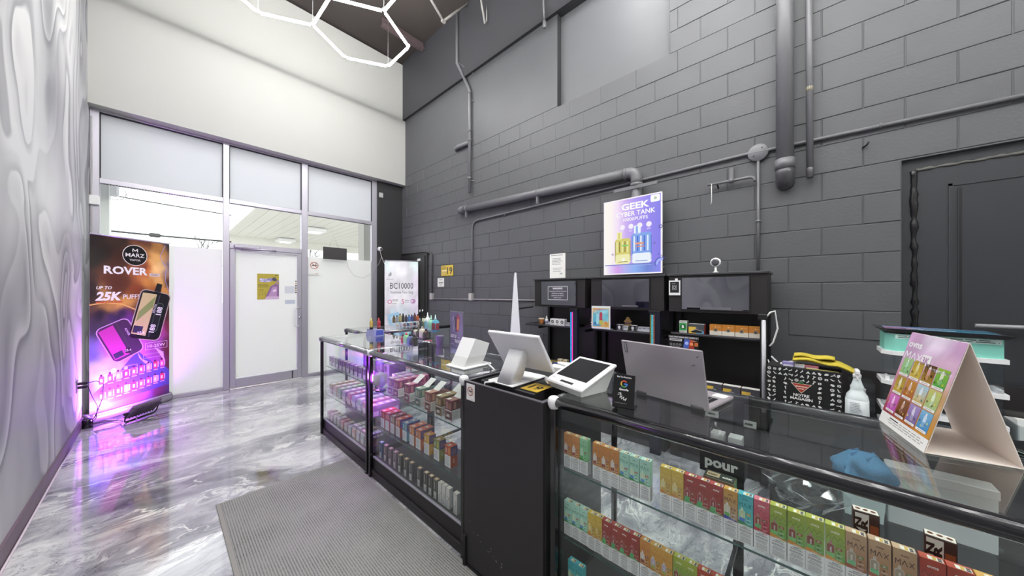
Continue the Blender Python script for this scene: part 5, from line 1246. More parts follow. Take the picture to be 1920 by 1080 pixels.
p = Print(M @ Vector((-.0046, .150, .160)), (0, -1, 0), M.to_3x3() @ Vector((0, 0, 1))); p.text('Lenovo', .0045, .0225, .006, 'f0f0f0', 1, bold=.02, rot=R(-90), wide=.036); p.build('maker_name', PRINT, lp)
for a, b in (((-.145, .19), (-.138, .184)), ((-.130, .155), (-.118, .149))):
    q = MB(); q.tube([M @ Vector((-.0045, a[0], a[1])), M @ Vector((-.0045, b[0], b[1]))], .0012, 4); q.build('scratch', blackm, ld)
for y in (-.12, .10):
    q = MB(); q.tube([(-.002, y - .022, .012), (-.002, y + .022, .012)], .008, 8); q.build('hinge', mat('hinge_grey', '6a666c', .4, .4), lp)
# tent card
tc_ = thing('tent_card', 'tall folded tent card of flavour pictures on the long counter', 'tent card', (1.376, -.222, .9725), math.atan2(.053, .262))
tw, th, tb_ = .267, .298, .160
apx = (.0, -.075, th)
q = MB(); t_ = .0016
fr = [(0, 0, 0), (tw, 0, 0), (tw, -.075, th), (0, -.075, th)]
bk = [(0, -tb_, 0), (tw, -tb_, 0), (tw, -.078, th), (0, -.078, th)]
fl_ = [(0, 0, .001), (tw, 0, .001), (tw, -tb_, .001), (0, -tb_, .001)]
def sheet(q, P4, n, c=0):
    n = Vector(n).normalized() * t_; A = [Vector(p_) for p_ in P4]; Bq = [a - n for a in A]
    q.loft([[tuple(a) for a in A], [tuple(b) for b in Bq]], smooth=False)
q = MB(); sheet(q, fr, (0, th, .075)); q.build('front_sheet', mat('card_white', 'f6ebe2', .6), tc_)
q = MB(); sheet(q, bk, (0, -th, .08)); q.build('back_sheet', mat('card_white', 'f6ebe2', .6), tc_)
q = MB(); sheet(q, fl_, (0, 0, -1)); q.build('bottom_sheet', mat('card_white', 'f6ebe2', .6), tc_)
L_ = math.hypot(.075, th)
p = Print((tw, 0, 0), (-1, 0, 0), (0, -.075, th), lift=.0006)
bgp = [(0, 1, 'd9a8d4'), (.5, 1, 'e8d8ec'), (1, 1, 'caa0c8'), (.2, .8, 'd8b4d8'), (1, .75, 'dcb4d0'), (0, .45, 'c88a9c'), (1, .45, 'd0a878'), (0, .15, 'a84a5a'), (.5, .12, 'b86a3a'), (1, .12, 'c98f3c')]
paint(p, 0, 0, tw, L_, 8, 10, lambda u, v: field(bgp, u, v, 8.))
p.rect(0, 0, tw, .036, 'f2f0ee', 1); p.lines(.05, .010, .25, .030, 3, 'a8a4a0', 2, .35, .2, True); p.rect(.06, .026, .11, .029, '3a3836', 3)
p.text('ovns', .012, L_ - .045, .021, 'fbf8fb', 2, 'l', bold=.03, wide=.072)
p.line([(.008, L_ - .085), (.014, L_ - .060), (.026, L_ - .076), (.038, L_ - .060), (.042, L_ - .085)], .0035, 'fbf8fb', 2)
p.line([(.048, L_ - .085), (.060, L_ - .061), (.073, L_ - .085)], .0035, 'fbf8fb', 2); p.line([(.078, L_ - .085), (.100, L_ - .061)], .0035, 'fbf8fb', 2); p.line([(.078, L_ - .061), (.100, L_ - .085)], .0035, 'fbf8fb', 2)
p.rrect(.104, L_ - .090, .150, L_ - .058, .003, 'f8f4f6', 2); p.text('3K', .127, L_ - .084, .019, 'b884b4', 3, bold=.02, wide=.034)
p.lines(.155, L_ - .098, .255, L_ - .088, 1, 'f4ecf2', 2, .8, 0)
gc_ = [['a8c890', 'b89a3a', '5a3a24', '8fb83a'], ['a88c34', 'c08a3c', 'a8cce0', 'c4c46c'], ['d878c8', '8a5a30', 'a890c8', '7fb4d8']]
gc2 = [['88c080', 'd0b850', 'b08a3a', '50a850'], ['c8a848', 'b0602c', 'd0b050', 'a8c48a'], ['c05ab0', '6a3c20', '7a6aa0', '4a90c8']]
gp = [['b8e8c8', 'e8dca0', 'd8a0a0', 'e0e8c8'], ['f0e8c8', 'd8b8a8', 'e0e8f4', 'e4f0d0'], ['f4c0ec', 'c8a088', 'e0d8f0', 'd0e4f4']]
for r_ in range(3):
    for c_ in range(4):
        x = .016 + .0595 * c_; y = .178 - .062 * r_ - .0 ; w_, h_ = .054, .056
        p.rect(x, y - .008, x + w_, y + h_ - .008, gc2[r_][c_], 2, top=gc_[r_][c_])
        p.rrect(x + .002, y - .010, x + w_ - .002, y - .003, .0025, 'f6f2f0', 4); p.lines(x + .01, y - .008, x + w_ - .01, y - .005, 1, 'b0a8a4', 5, .6, .1, True)
        p.rrect(x + .020, y + .004, x + .034, y + .036, .005, gp[r_][c_], 3); p.poly([(x + .023, y + .036), (x + .031, y + .036), (x + .029, y + .044), (x + .025, y + .044)], 'f4f0ee', 3)
        p.rect(x + .021, y + .005, x + .033, y + .018, mixh(gc2[r_][c_], gp[r_][c_], .4), 4)
        for k in range(4): p.circ(x + .008 + .012 * k, y + .006 + .006 * ((k * 7 + r_ + c_) % 3), .004, mixh(gc_[r_][c_], '303020' if (k + c_) % 2 else 'f0e060', .5), 3 if k in (1, 2) else 5, 8)
p.build('printed_face', GLOSSP, tc_)
# small things at the near end of the long counter
ob = thing('phone', 'black phone with a pale edge lying at the near end of the long counter', 'phone', (1.56, -.46, .9725), R(35))
B('body', blackg, ob, (-.085, -.05, 0), (.085, .05, .010), .004); q = MB(); q.box((-.0855, -.0505, .003), (.0855, .0505, .0045)); q.build('metal_band', mat('pale_green_band', '9cc4b8', .3, .4), ob)

# ---------------------------------------------------------------- inside the long counter, at the back
ob = thing('storage_tub', 'pale plastic tub at the back of the upper shelf in the long counter', 'tub', (1.565, -.125, .6755))
q = MB()
q.loft([[(-.04, -.042, 0), (.04, -.042, 0), (.04, .042, 0), (-.04, .042, 0)], [(-.048, -.048, .105), (.048, -.048, .105), (.048, .048, .105), (-.048, .048, .105)]], smooth=False); q.build('tub_body', mat('milky_plastic', 'cfe0e0', .35), ob)
B('rim', mat('aqua_plastic', '8cc4c4', .35), ob, (-.052, -.052, .10), (.052, .052, .108), .003)
q = MB(); rings = []
for k in range(11):
    t = k / 10; z = .7840 + .085 * t; r_ = .05 * math.sin(PI * (.25 + .62 * t)) + .006
    rings.append([(1.56 + r_ * (1 + .20 * math.sin(3 * a + 5 * t) + .10 * math.sin(7 * a + 9 * t)) * math.cos(a), -.125 + 1.15 * r_ * (1 + .18 * math.cos(4 * a + 3 * t) + .09 * math.sin(9 * a - 6 * t)) * math.sin(a), z + .007 * math.sin(5 * a) + .005 * math.sin(11 * a + 4 * t)) for a in [2 * PI * i / 36 for i in range(36)]])
q.loft(rings); tag(q.build('cleaning_cloth', mat('blue_microfibre', '5f9cc8', .9, bump=.6, bscale=300)), 'crumpled blue cloth heaped on the pale tub inside the long counter', 'cloth')
ob = thing('white_carton', 'plain white carton standing at the back of the upper shelf', 'box', (1.56, -.28, .6755))
B('carton_body', mat('white_board', 'dfe3e4', .5), ob, (0, -.10, 0), (.055, .10, .150), .002); B('carton_lid', white, ob, (-.003, -.103, .150), (.058, .103, .178), .003)
q = MB(); rr_ = random.Random(4); rings = []
for k in range(6):
    t = k / 5; rings.append([(1.47 + (.03 + .03 * math.sin(PI * t)) * math.cos(a) * (1 + .5 * rr_.uniform(-1, 1)), .02 + (.06 + .03 * math.sin(PI * t)) * math.sin(a) * (1 + .35 * rr_.uniform(-1, 1)), .678 + .11 * t + .006 * rr_.random()) for a in [2 * PI * i / 14 for i in range(14)]])
q.loft(rings, smooth=False); tag(q.build('plastic_bag', glass('crinkled_plastic', (.9, .93, .93), 2.2, .05)), 'crumpled clear plastic bag behind the lime-green boxes', 'bag')
def pour(f, sd, t, w, d, h): f.text('pour', w * .5, h * .30, h * .40, 'e8e8e6', 1, bold=.04, wide=w * .75)
simple(.15, .09, .095, '1c1c1f', '161618', '1a1a1d', pour).put((1.50, .335, .6755), 'black carton with white lettering at the back of the upper shelf', 'box', None)
wb_ = simple(.045, .05, .06, 'ecebe8', 'e2e0de', 'c8c6c4', lambda f, sd, t, w, d, h: f.lines(.006, .01, w - .006, .03, 2, '6a6a70', 1))
wb_.put((1.515, .300, .7710), 'white box on the black lettered carton, storefront side', 'box', 'white boxes on the black carton'); wb_.put((1.515, .240, .7710), 'white box on the black lettered carton, near side', 'box', 'white boxes on the black carton')
for i, (x, y, z) in enumerate(((1.62, .34, .86), (1.62, .21, .85))):
    ob, p = board('price_tag', 'small white price tag on the back glass of the long counter, %s of two' % ordn(i), 'tag', (x, y, z), DOWN, UPZ, .05, .028, .001, whitep)
    p.rect(.012, .010, .038, .018, '3a3a3a', 1); p.build('printed_face').parent = ob
yellow19((1.615, 1.60, .44), DOWN, UPZ, .11, .12, 'pale yellow age card on the back glass of the middle counter')
ob, p = board('price_tag', 'white price card standing behind the terracotta carton', 'tag', (1.42, 1.76, .70), DOWN, UPZ, .045, .06, .001, whitep); p.lines(.006, .02, .04, .045, 3, '5a5a5a'); p.build('printed_face').parent = ob
ob, p = board('price_tag', 'white price card taped under the middle counter top', 'tag', (1.45, 1.86, .885), DOWN, UPZ, .055, .065, .001, whitep); p.lines(.012, .036, .043, .050, 1, '5a5a5a', 1, .7, 0, True); p.lines(.008, .008, .045, .026, 2, '5a5a5a'); p.build('printed_face').parent = ob

# ---------------------------------------------------------------- on the middle and end counters
bx = thing('pen_stand', 'blue and violet stand holding two vape pens on the end counter', 'display stand', (1.49, 3.283, .9605), R(0))
q = MB(); q.loft([[(-.055, -.085, 0), (.055, -.085, 0), (.055, .095, 0), (-.055, .095, 0)], [(-.040, -.075, .062), (.055, -.075, .062), (.055, .095, .062), (-.040, .095, .062)]], smooth=False); q.build('stand_body', mat('lavender_card', '868cb4', .45), bx)
q = MB(); q.face([(-.03, -.0852, .008), (.05, -.0852, .008), (.05, -.0765, .056), (-.022, -.0765, .056)]); q.build('blue_front', mat('royal_blue_card', '3a4894', .4), bx)
p = Print((-.0545, .09, .0), (0, -1, 0), (.018, 0, .062)); p.lines(.03, .020, .13, .042, 1, 'b8c0e0', 1, .9, 0); p.build('printed_face', PRINT, bx)
def vpen(x, y, z, c, cap, tip, lab):
    t = thing('vape_pen', lab, 'vape pen', (x, y, z))
    q = MB(); q.lathe([(.018, 0), (.021, .006), (.021, .075), (.017, .083), (.010, .086)], (0, 0, 0), 14, sx=.75); q.build('pen_body', mat('pen_' + c, c, .3, coat=.3), t)
    q = MB(); q.lathe([(.010, .0862), (.009, .092), (.0055, .112), (.003, .114)], (0, 0, 0), 10); q.build('mouthpiece', mat('pen_' + tip, tip, .3), t)
    q = MB(); q.lathe([(.0215, .0), (.0215, .024)], (0, 0, 0), 14, sx=.76); q.build('base_ring', mat('pen_' + cap, cap, .3), t)
vpen(1.458, 3.300, 1.0235, 'b5a046', '2c2a24', 'c4b25c', 'gold vape pen standing in the blue and violet stand')
vpen(1.525, 3.275, 1.0235, 'a8343c', '6a2028', 'b84048', 'red vape pen standing in the blue and violet stand')
# clear stepped riser with sample bottles
rs = thing('acrylic_riser', 'clear stepped acrylic riser holding sample bottles on the middle counter', 'display stand', (1.265, 2.18, .9605))
q = MB()
for k, (x0, z) in enumerate(((0, .028), (.095, .075), (.19, .122))): q.box((x0, .0, z), (x0 + .097, .245, z + .004)); q.box((x0, 0, 0 if k == 0 else z - .047), (x0 + .004, .245, z))
for y in (0, .241): q.box((0, y, 0), (.287, y + .004, .004)); q.box((.283, y, 0), (.287, y + .004, .16)); q.box((.0, y, .028), (.097, y + .004, .040)); q.box((.095, y, .075), (.19, y + .004, .087))
q.build('steps', acry, rs)
def flask(x, y, z, w, d, h, c, cap, lab, grp, spout=False, lower=None):
    t = thing('sample_bottle', lab, 'bottle', (x, y, z), 0, grp)
    q = MB(); n = 3
    def ring_(k, zz):
        return [(cx * (d / 2 * k - .004) + .004 * math.cos(R(a)), cy * (w / 2 * k - .004) + .004 * math.sin(R(a)), zz) for cx, cy, a0 in ((1, 1, 0), (-1, 1, 90), (-1, -1, 180), (1, -1, 270)) for a in (a0, a0 + 45, a0 + 90)]
    q.loft([ring_(1, 0), ring_(1, h * .84), ring_(.72, h * .93), ring_(.5, h)]); q.build('body', mat('dye_' + c, c, .3, coat=.3), t)
    q = MB(); q.lathe([(.009, h), (.009, h + .012), (.005, h + .014), (.003, h + (.040 if spout else .018))], (0, 0, 0), 10); q.build('cap', mat('dye_' + cap, cap, .35), t)
    q = MB(); q.box((-d / 2 - .0006, -w * .42, h * .12), (-d / 2, w * .42, h * .70)); q.box((-d * .42, -w / 2 - .0006, h * .12), (d * .42, -w / 2, h * .70)); q.build('label', mat('dye_' + (lower or c) + 'l', mixh(lower or c, 'ffffff', .12), .5), t)
G = 'sample bottles on the clear riser'
X0, Y0, Z0 = 1.265, 2.18, .9605
for dx, dy, dz, w, d, h, c, cap, lw, sp, lb in (
  (.04, .31, .033, .026, .026, .055, '9c3444', '5a2028', None, 0, 'dark red sample bottle at the storefront end of the bottom step'),
  (.04, .235, .033, .05, .032, .072, '86c890', 'c84850', None, 0, 'green flat sample bottle with a red cap on the bottom step'),
  (.04, .155, .033, .038, .032, .068, '5a689c', '2a2c38', None, 0, 'blue-grey sample bottle on the bottom step of the riser'),
  (.04, .06, .033, .048, .036, .070, '242424', '3a3a34', None, 0, 'black sample bottle at the near end of the bottom step'),
  (.14, .33, .080, .03, .03, .06, '30302c', '1c1c1c', None, 0, 'small black bottle at the storefront end of the middle step'),
  (.14, .27, .080, .034, .03, .058, 'c8c4b0', '2a2a28', '8a8a84', 0, 'cream bottle with a black cap on the middle step'),
  (.14, .21, .080, .03, .03, .056, '3a3830', '5a5a50', None, 0, 'dark squat bottle in the middle of the middle step'),
  (.14, .135, .080, .046, .034, .072, 'cfc9ba', 'a8a294', None, 0, 'beige printed bottle on the middle step of the riser'),
  (.14, .055, .080, .036, .034, .058, '4a3030', '2c2020', '2c2a2a', 0, 'brown bottle at the near end of the middle step'),
  (.235, .31, .127, .034, .032, .095, 'b8c4a0', '24241f', '3f5a40', 0, 'pale green bottle with a black cap on the top step'),
  (.235, .24, .127, .040, .036, .105, 'e6eaee', 'e8ecee', '6fb4cc', 1, 'tall white bottle with a blue lower half and spout cap'),
  (.235, .165, .127, .044, .034, .085, '98d8b8', 'a8dcc0', None, 1, 'mint green spout bottle on the top step of the riser'),
  (.235, .075, .127, .056, .036, .092, '58a8c0', 'b8d4dc', '7a2834', 1, 'teal and dark red spout bottle on the top step')):
    flask(X0 + dx + .006, Y0 + dy * .68, Z0 + dz, w, d, h, c, cap, lb, G, bool(sp), lw)
q = MB(); q.lathe([(.026, 0), (.034, .075), (.036, .078), (.031, .078), (.024, .006), (.001, .006)], (1.575, 2.27, .9605), 16); tag(q.build('plastic_cup', mat('violet_cup', '7a7090', .4)), 'small violet-grey cup behind the clear riser', 'cup')
ob = thing('sign_holder', 'clear sign holder with a purple device advert beside the white printer', 'sign', (1.325, 1.72, .9605), R(-12))
q = MB(); q.box((0, -.10, .0), (.004, .10, .315)); q.box((-.03, -.10, 0), (.045, .10, .004)); q.build('acrylic_holder', acry, ob)
p = Print((-.0006, .094, .03), DOWN, UPZ)
pp = [(0, 1, '6a6080'), (1, 1, '7a7090'), (.3, .7, '5f5878'), (.7, .6, '8a7ea8'), (0, .3, '5a5278'), (1, .3, '6f6890'), (.5, 0, '8f94c0')]
paint(p, 0, 0, .188, .278, 6, 9, lambda u, v: field(pp, u, v, 5.))
p.poly(rot2(rr(.040, .105, .014), .118, .205, R(-6)), 'b8405a', 3); p.poly(rot2(rr(.026, .075, .010), .121, .200, R(-6)), 'dca050', 4); p.poly(rot2(rr(.04, .10, .012), .09, .20, R(10)), '3c3850', 2); p.rect(.108, .255, .122, .27, '8a3048', 3)
p.line([(.03, .24), (.06, .15)], .012, '8f94b4', 2); p.line([(.05, .25), (.075, .16)], .006, 'b8bcd4', 2)
p.text('LIGHT UP', .008, .108, .019, 'f0eef6', 4, 'l', bold=.03, wide=.088); p.text('with', .13, .110, .011, 'e0dcec', 4, wide=.03); p.text('THE BEAT', .18, .078, .020, 'f0eef6', 4, 'r', bold=.03, wide=.11)
p.lines(.01, .060, .07, .066, 1, 'c8c4d8', 3)
for k in range(14): p.rect(.012 + .012 * k, .035, .017 + .012 * k, .052, '4c4a6a', 3)
p.build('printed_face', PRINT, ob)
# bottles and clear tray on the crosswise counter
ob = thing('acrylic_tray', 'clear two-step tray of small bottles in front of the white banner', 'display stand', (2.18, 3.86, .9605))
q = MB(); q.box((-.20, -.05, .0), (.20, .0, .004)); q.box((-.20, -.05, 0), (.20, -.046, .05)); q.box((-.20, 0, .05), (.20, .07, .054)); q.box((-.2, 0, 0), (.2, .004, .05))
for x in (-.2, .196): q.box((x, -.05, 0), (x + .004, .07, .06))
q.build('steps', acry, ob)
cc = ['5a4a2a', '8a9098', 'a8a468', '2a2824', '3a3440', '4a78b0', '303a78', '5a2c30', 'b85a34']
nm = ['amber', 'grey', 'olive', 'black', 'charcoal', 'sky-blue', 'navy', 'oxblood', 'rust-orange']
for i in range(9):
    flask(2.18 - .17 + .042 * i, 3.895, 1.0155, .028, .028, .075 + .02 * (i in (2, 3, 7)), cc[i], '26242a', '%s bottle on the back step of the far clear tray' % nm[i], 'bottles on the far clear tray')
for i in range(7):
    flask(2.18 - .15 + .048 * i, 3.835, .9655, .030, .026, .038, ['c8b8a8', 'b8b0c0', '8a5a5c', '5a5878', 'a8888a', '34303a', 'c0a890'][i], 'd8d4d8', '%s little bottle on the front step of the far clear tray' % ['cream', 'lilac', 'wine', 'slate', 'dusty pink', 'black', 'sand'][i], 'bottles on the far clear tray')

# ---------------------------------------------------------------- display racks and shelves along the block wall
screen_mat = mat('dark_screen', '8a8a92', .025, 1.0)
def rack(n, y1, y0, label, shelf, low=.59, sh0=None, sh1=None):
    r_ = thing('display_rack', label, 'display rack', (2.95, (y0 + y1) / 2, 0), 0, 'black display racks along the block wall'); W_ = y1 - y0; h = W_ / 2
    B('head_box', black, r_, (.004, -h, 1.238), (.33, h, 1.538), .003)
    B('head_lid', mat('worn_black_lid', '3a393d', .35), r_, (-.012, -h - .012, 1.538), (.335, h + .012, 1.556), .003)
    q = MB(); sw = .455; sh = .258; cy = -.0 ; z0 = 1.262
    q.box((-.004, -sw / 2 + cy, z0), (.005, sw / 2 + cy, z0 + sh)); s_ = q.build('screen', screen_mat, r_)
    q = MB()
    for a, b in (((-sw / 2 - .008, z0 - .008), (sw / 2 + .008, z0)), ((-sw / 2 - .008, z0 + sh), (sw / 2 + .008, z0 + sh + .006)), ((-sw / 2 - .008, z0), (-sw / 2, z0 + sh)), ((sw / 2, z0), (sw / 2 + .008, z0 + sh))): q.box((-.006, a[0], a[1]), (.004, b[0], b[1]))
    q.build('bezel', blackm, s_)
    B('back_panel', black, r_, (.30, -h, .02), (.325, h, 1.238)); B('lower_cabinet', black, r_, (.04, -h, .0), (.30, h, low - .02), .003)
    B('lower_shelf', blackm, r_, (.0, -h, low - .02), (.30, h, low), .002)
    sa = -h + .03 if sh0 is None else sh0 - (y0 + y1) / 2; sb_ = h - .02 if sh1 is None else sh1 - (y0 + y1) / 2
    B('shelf', blackm, r_, (.0, sa, shelf - .022), (.30, sb_, shelf), .002); B('shelf_lip', mat('grey_lip', '55545a', .35), r_, (-.003, sa, shelf - .010), (.0, sb_, shelf))
    for y in (-h, h - .03): B('upright', blackm, r_, (.26, y, .0), (.30, y + .03, 1.238), .002)
    for y in (-h + .015, h - .045): B('shelf_bracket', blackm, r_, (.03, y, shelf - .05), (.26, y + .012, shelf - .022))
    return r_, s_
R1, s1 = rack(1, 2.365, 1.705, 'first black display rack with a warning screen, at the storefront end', 1.035, sh0=1.88, sh1=2.50)
R2, s2 = rack(2, 1.635, .935, 'second black display rack with a blank screen under the bright poster', 1.040)
R3, s3 = rack(3, .895, .230, 'third black display rack with a round webcam on its lid', 1.062, .60)
q = MB(); q.tube(bend([(-.02, .34, 1.235), (-.02, .585, 1.20), (-.02, .585, .60)], 1, .03), .011, 6); q.build('side_hoop', blackm, R1)
p = Print((-.0042, .2275, 1.262), DOWN, UPZ)
p.frame(.095, .055, .355, .205, .005, 'b0acb4', 1)
p.text('WARNING:', .225, .172, .018, 'c4c0c8', 1, bold=.03)
for k, tx in enumerate(('Vaping products contain', 'nicotine, a highly', 'addictive chemical.', 'Health Canada')): p.text(tx, .225, .145 - .0235 * k, .0125, 'a8a4ac', 1, bold=.015, wide=(.225, .155, .165, .10)[k])
p.build('warning_text', col_mat('screen_print', .4, emit=.5), s1)
B('sensor_bar', mat('clear_bar', '6a6870', .2), s2, (-.012, -.13, 1.268), (-.004, .02, 1.280)); B('sensor_bar', mat('clear_bar', '6a6870', .2), s3, (-.014, -.12, 1.262), (-.004, .09, 1.284))
# LED strips on the rack posts
def strip(y, za, zb, cols, label):
    t = thing('led_strip', label, 'light strip', (2.895, y, 0))
    B('post', mat('navy_black_post', '16182a', .4), t, (-.004, -.045, .0), (.040, .04, zb + .02), .003)
    B('post_cap', blackm, t, (-.006, -.05, zb + .02), (.041, .05, zb + .035), .002)
    x = -.034
    for c, w_, e in cols:
        B('light_line', mat('led_' + c, c, .4, emit=e), t, (-.004, -x - w_, za), (.004, -x, zb)); x += w_ + .002
    return t
strip(1.806, .60, 1.195, (('38b6ff', .018, 2.0), ('ff3ca8', .010, 1.7)), 'blue and pink light strip between the first and second racks')
strip(.994, .60, 1.205, (('d8c040', .006, 1.2), ('6ce0ee', .018, 1.5), ('f07a5a', .008, 1.3)), 'cyan and orange light strip between the second and third racks')
t = thing('led_tube', 'unlit pale tube standing at the near end of the third rack', 'light strip', (2.90, .243, 0))
TB('tube', mat('frosted_tube', 'c4c4ca', .35), t, [(0, 0, .55), (0, .002, 1.205)], .013, 10); B('clip', blackm, t, (-.012, -.018, 1.205), (.034, .035, 1.245), .004); B('post', blackm, t, (.013, -.017, .02), (.034, .025, 1.21), .003)
TB('white_lead', white, t, [(.0, -.01, 1.22), (-.01, -.035, 1.26), (.0, -.06, 1.27), (.0, -.075, 1.15), (.01, -.05, 1.05), (.01, -.03, 1.02)], .006, 6)
TB('white_lead', white, t, [(.03, -.05, .79), (.0, -.03, .90), (.03, -.02, .92)], .005, 6)
cb = MB(); cb.tube([(2.99, .21, .94), (2.985, .16, .885), (2.98, .12, .83)], .006, 6)
tag(cb.build('loose_cable', white), 'short white cable end dangling beside the patterned bag', 'cable')
wc = thing('webcam', 'round white webcam standing on the third rack lid', 'webcam', (2.99, .555, 1.5565))
q = MB(); q.lathe([(.020, 0), (.020, .006), (.008, .012), (.007, .05)], (0, 0, 0), 12); q.build('stem', white, wc)
q = MB(); q.lathe([(.001, .020), (.026, .018), (.036, .008), (.036, -.010), (.030, -.016), (.001, -.016)], (0, 0, .082), 18, axis='x'); q.build('head', white, wc)
q = MB(); q.lathe([(.028, -.0165), (.026, -.021), (.010, -.019), (.001, -.019)], (0, 0, .082), 16, axis='x'); q.build('lens_face', mat('lens_grey', '4a4a50', .2, coat=.5), wc)
ob = thing('card_holder', 'white framed badge holder hung on the third rack head', 'card holder', (2.938, .845, 1.385))
q = MB()
for a, b in (((-.045, -.01), (.045, .012)), ((-.045, .103), (.045, .115)), ((-.045, .012), (-.035, .103)), ((.035, .012), (.045, .103))): q.box((0, a[0], a[1]), (.008, b[0], b[1]), bev=.002)
q.box((0, -.025, .115), (.006, -.005, .132)); q.build('white_frame', white, ob); B('dark_card', blackm, ob, (.001, -.035, .012), (.005, .035, .103))
p = Print((.0008, .035, .012), DOWN, UPZ); p.lines(.015, .075, .055, .082, 1, 'c8c8cc', 1); p.frame(.018, .025, .052, .065, .003, 'b0b0b4', 1); p.arc(.035, .045, .008, .003, 0, 360, 'd0d0d4', 1, 12); p.build('printed_face', PRINT, ob)
# goods on the racks
def pic(w, d, h, top, front, side, fn, name='carton'): return simple(w, d, h, top, front, side, fn, name)
ob = thing('mug', 'small orange and white pot on the first rack shelf', 'pot', (3.0, 2.30, 1.0355))
q = MB(); q.lathe([(.022, 0), (.028, .006), (.026, .028), (.034, .060), (.034, .066)], (0, 0, 0), 12); q.build('pot_body', mat('orange_pot', 'b0703c', .5), ob)
q = MB(); q.lathe([(.0345, .052), (.0352, .066), (.030, .067), (.001, .064)], (0, 0, 0), 12); q.build('pot_rim', mat('cream_rim', 'e8d8c4', .5), ob)
ob = thing('squeeze_bottle', 'small white squeeze bottle with pointed cap on the first rack shelf', 'bottle', (3.0, 2.225, 1.0355))
q = MB(); q.lathe([(.018, 0), (.020, .004), (.020, .050), (.012, .060)], (0, 0, 0), 12); q.build('body', white, ob)
q = MB(); q.lathe([(.012, .060), (.011, .074), (.004, .096), (.002, .098)], (0, 0, 0), 10); q.build('pointed_cap', white, ob)
q = MB(); q.lathe([(.0204, .010), (.0204, .044)], (0, 0, 0), 12); q.build('label_band', mat('grey_violet_label', '8a88a8', .5), ob)
def coil(f, sd, t, w, d, h): f.circ(w * .5, h * .55, h * .26, '26262c', 1, 14); f.circ(w * .5, h * .55, h * .14, 'c4c4cc', 2, 12); f.lines(w * .15, h * .06, w * .85, h * .2, 1, '6a6a70', 1)
bw = pic(.062, .05, .072, 'e4e2e6', 'e6e4e8', 'b8b6bc', coil)
for i in range(3): bw.put((2.965, 2.150 - .0635 * i, 1.0355), 'white coil box, %s of the trio on the first rack shelf' % ordn(i), 'box', 'coil boxes on the first rack')
def packet(x, y, z, w, h, c, lb, a=70):
    q = MB(); M = Matrix.Translation((x, y, z)) @ Matrix.Rotation(R(90 - a), 4, 'Y')
    q.loft([[tuple(M @ Vector(v)) for v in ((-.002, -w / 2, 0), (.002, -w / 2, 0), (.002, w / 2, 0), (-.002, w / 2, 0))], [tuple(M @ Vector(v)) for v in ((-.010, -w * .46, h * .5), (.010, -w * .46, h * .5), (.010, w * .46, h * .5), (-.010, w * .46, h * .5))], [tuple(M @ Vector(v)) for v in ((-.002, -w / 2, h), (.002, -w / 2, h), (.002, w / 2, h), (-.002, w / 2, h))]], smooth=False)
    q.face([tuple(M @ Vector(v)) for v in ((-.0108, w * .3, h * .45), (-.0108, -w * .3, h * .45), (-.0088, -w * .3, h * .62), (-.0088, w * .3, h * .62))], 1)
    tag(q.build('foil_packet', [mat('foil_' + c, c, .3, .5), mat('foil_ink', '5a5a6a', .5)]), lb, 'packet', 'foil packets on the racks')
for i in range(3): packet(2.985, 1.945 - .037 * i, 1.0365, .042, .042, 'd4d4dc', 'small silver packet, %s along the first rack shelf past the trio' % ordn(i), 60)
packet(2.985, 2.185, 1.0365, .03, .035, 'c8ccd2', 'small silver packet between the squeeze bottle and the trio', 55)
def blackcard(f, sd, t, w, d, h):
    for k in range(3): f.circ(w * .35, h * (.3 + .25 * k), w * .12, ('c8a878', 'e8e4e0', 'b86a4a')[k], 1, 10); f.lines(w * .52, h * (.26 + .25 * k), w * .9, h * (.34 + .25 * k), 1, 'b8b4b4', 1)
pic(.055, .04, .10, '2a2a2e', '1c1c20', '141416', blackcard).put((2.965, 1.655, 1.0405), 'black printed box at the storefront end of the second rack shelf', 'box', None)
ob = thing('picture_stand', 'clear stand with an aqua popsicle-coloured picture on the second rack', 'sign', (2.930, 1.615, 1.0405), R(2))
q = MB(); q.box((0, -.195, 0), (.004, 0, .225)); q.box((0, -.195, 0), (.06, 0, .004)); q.build('acrylic_holder', mat('stand_acrylic', 'dfe4e6', .15, coat=.5), ob)
p = Print((-.0006, 0, 0), DOWN, UPZ)
p.rect(.012, .02, .183, .205, 'e0b460'); paint(p, .016, .026, .179, .20, 5, 6, lambda u, v: field([(0, 1, 'd8b060'), (1, 1, '8ac8d0'), (.5, .8, '8fd0dc'), (0, .5, '5ab8cc'), (1, .5, '6cc0d0'), (.2, .1, '4a9ab8'), (.8, .1, 'd8b058')], u, v, 2.), 1)
p.rrect(.050, .045, .078, .15, .013, '9ad4dc', 3); p.rrect(.085, .055, .115, .165, .014, 'b84a58', 3); p.rrect(.082, .045, .118, .085, .006, 'b8b848', 4); p.circ(.04, .055, .012, '2f6a9a', 3); p.circ(.15, .06, .014, 'd88a3a', 3); p.lines(.03, .183, .16, .197, 1, 'b86a8a', 3, .6, 0)
p.build('printed_face', GLOSSP, ob)
ob = thing('air_freshener', 'gold tree-shaped air freshener standing on the second rack shelf', 'air freshener', (3.06, 1.300, 1.0405))
q = MB()
def prism(q, pts, x0, x1):
    q.loft([[(x0, a, b) for a, b in pts], [(x1, a, b) for a, b in pts]], smooth=False)
prism(q, [(-.010, 0), (.010, 0), (.010, .018), (.030, .018), (.020, .042), (.036, .042), (.024, .070), (.040, .074), (.020, .100), (.008, .122), (-.008, .122), (-.020, .100), (-.040, .074), (-.024, .070), (-.036, .042), (-.020, .042), (-.030, .018), (-.010, .018)][::-1], 0, .012); q.build('tree_shape', mat('gold_card', 'b8934a', .4), ob)
B('label_band', mat('violet_label', '7a5a7c', .5), ob, (-.001, -.030, .055), (.0, .030, .070))
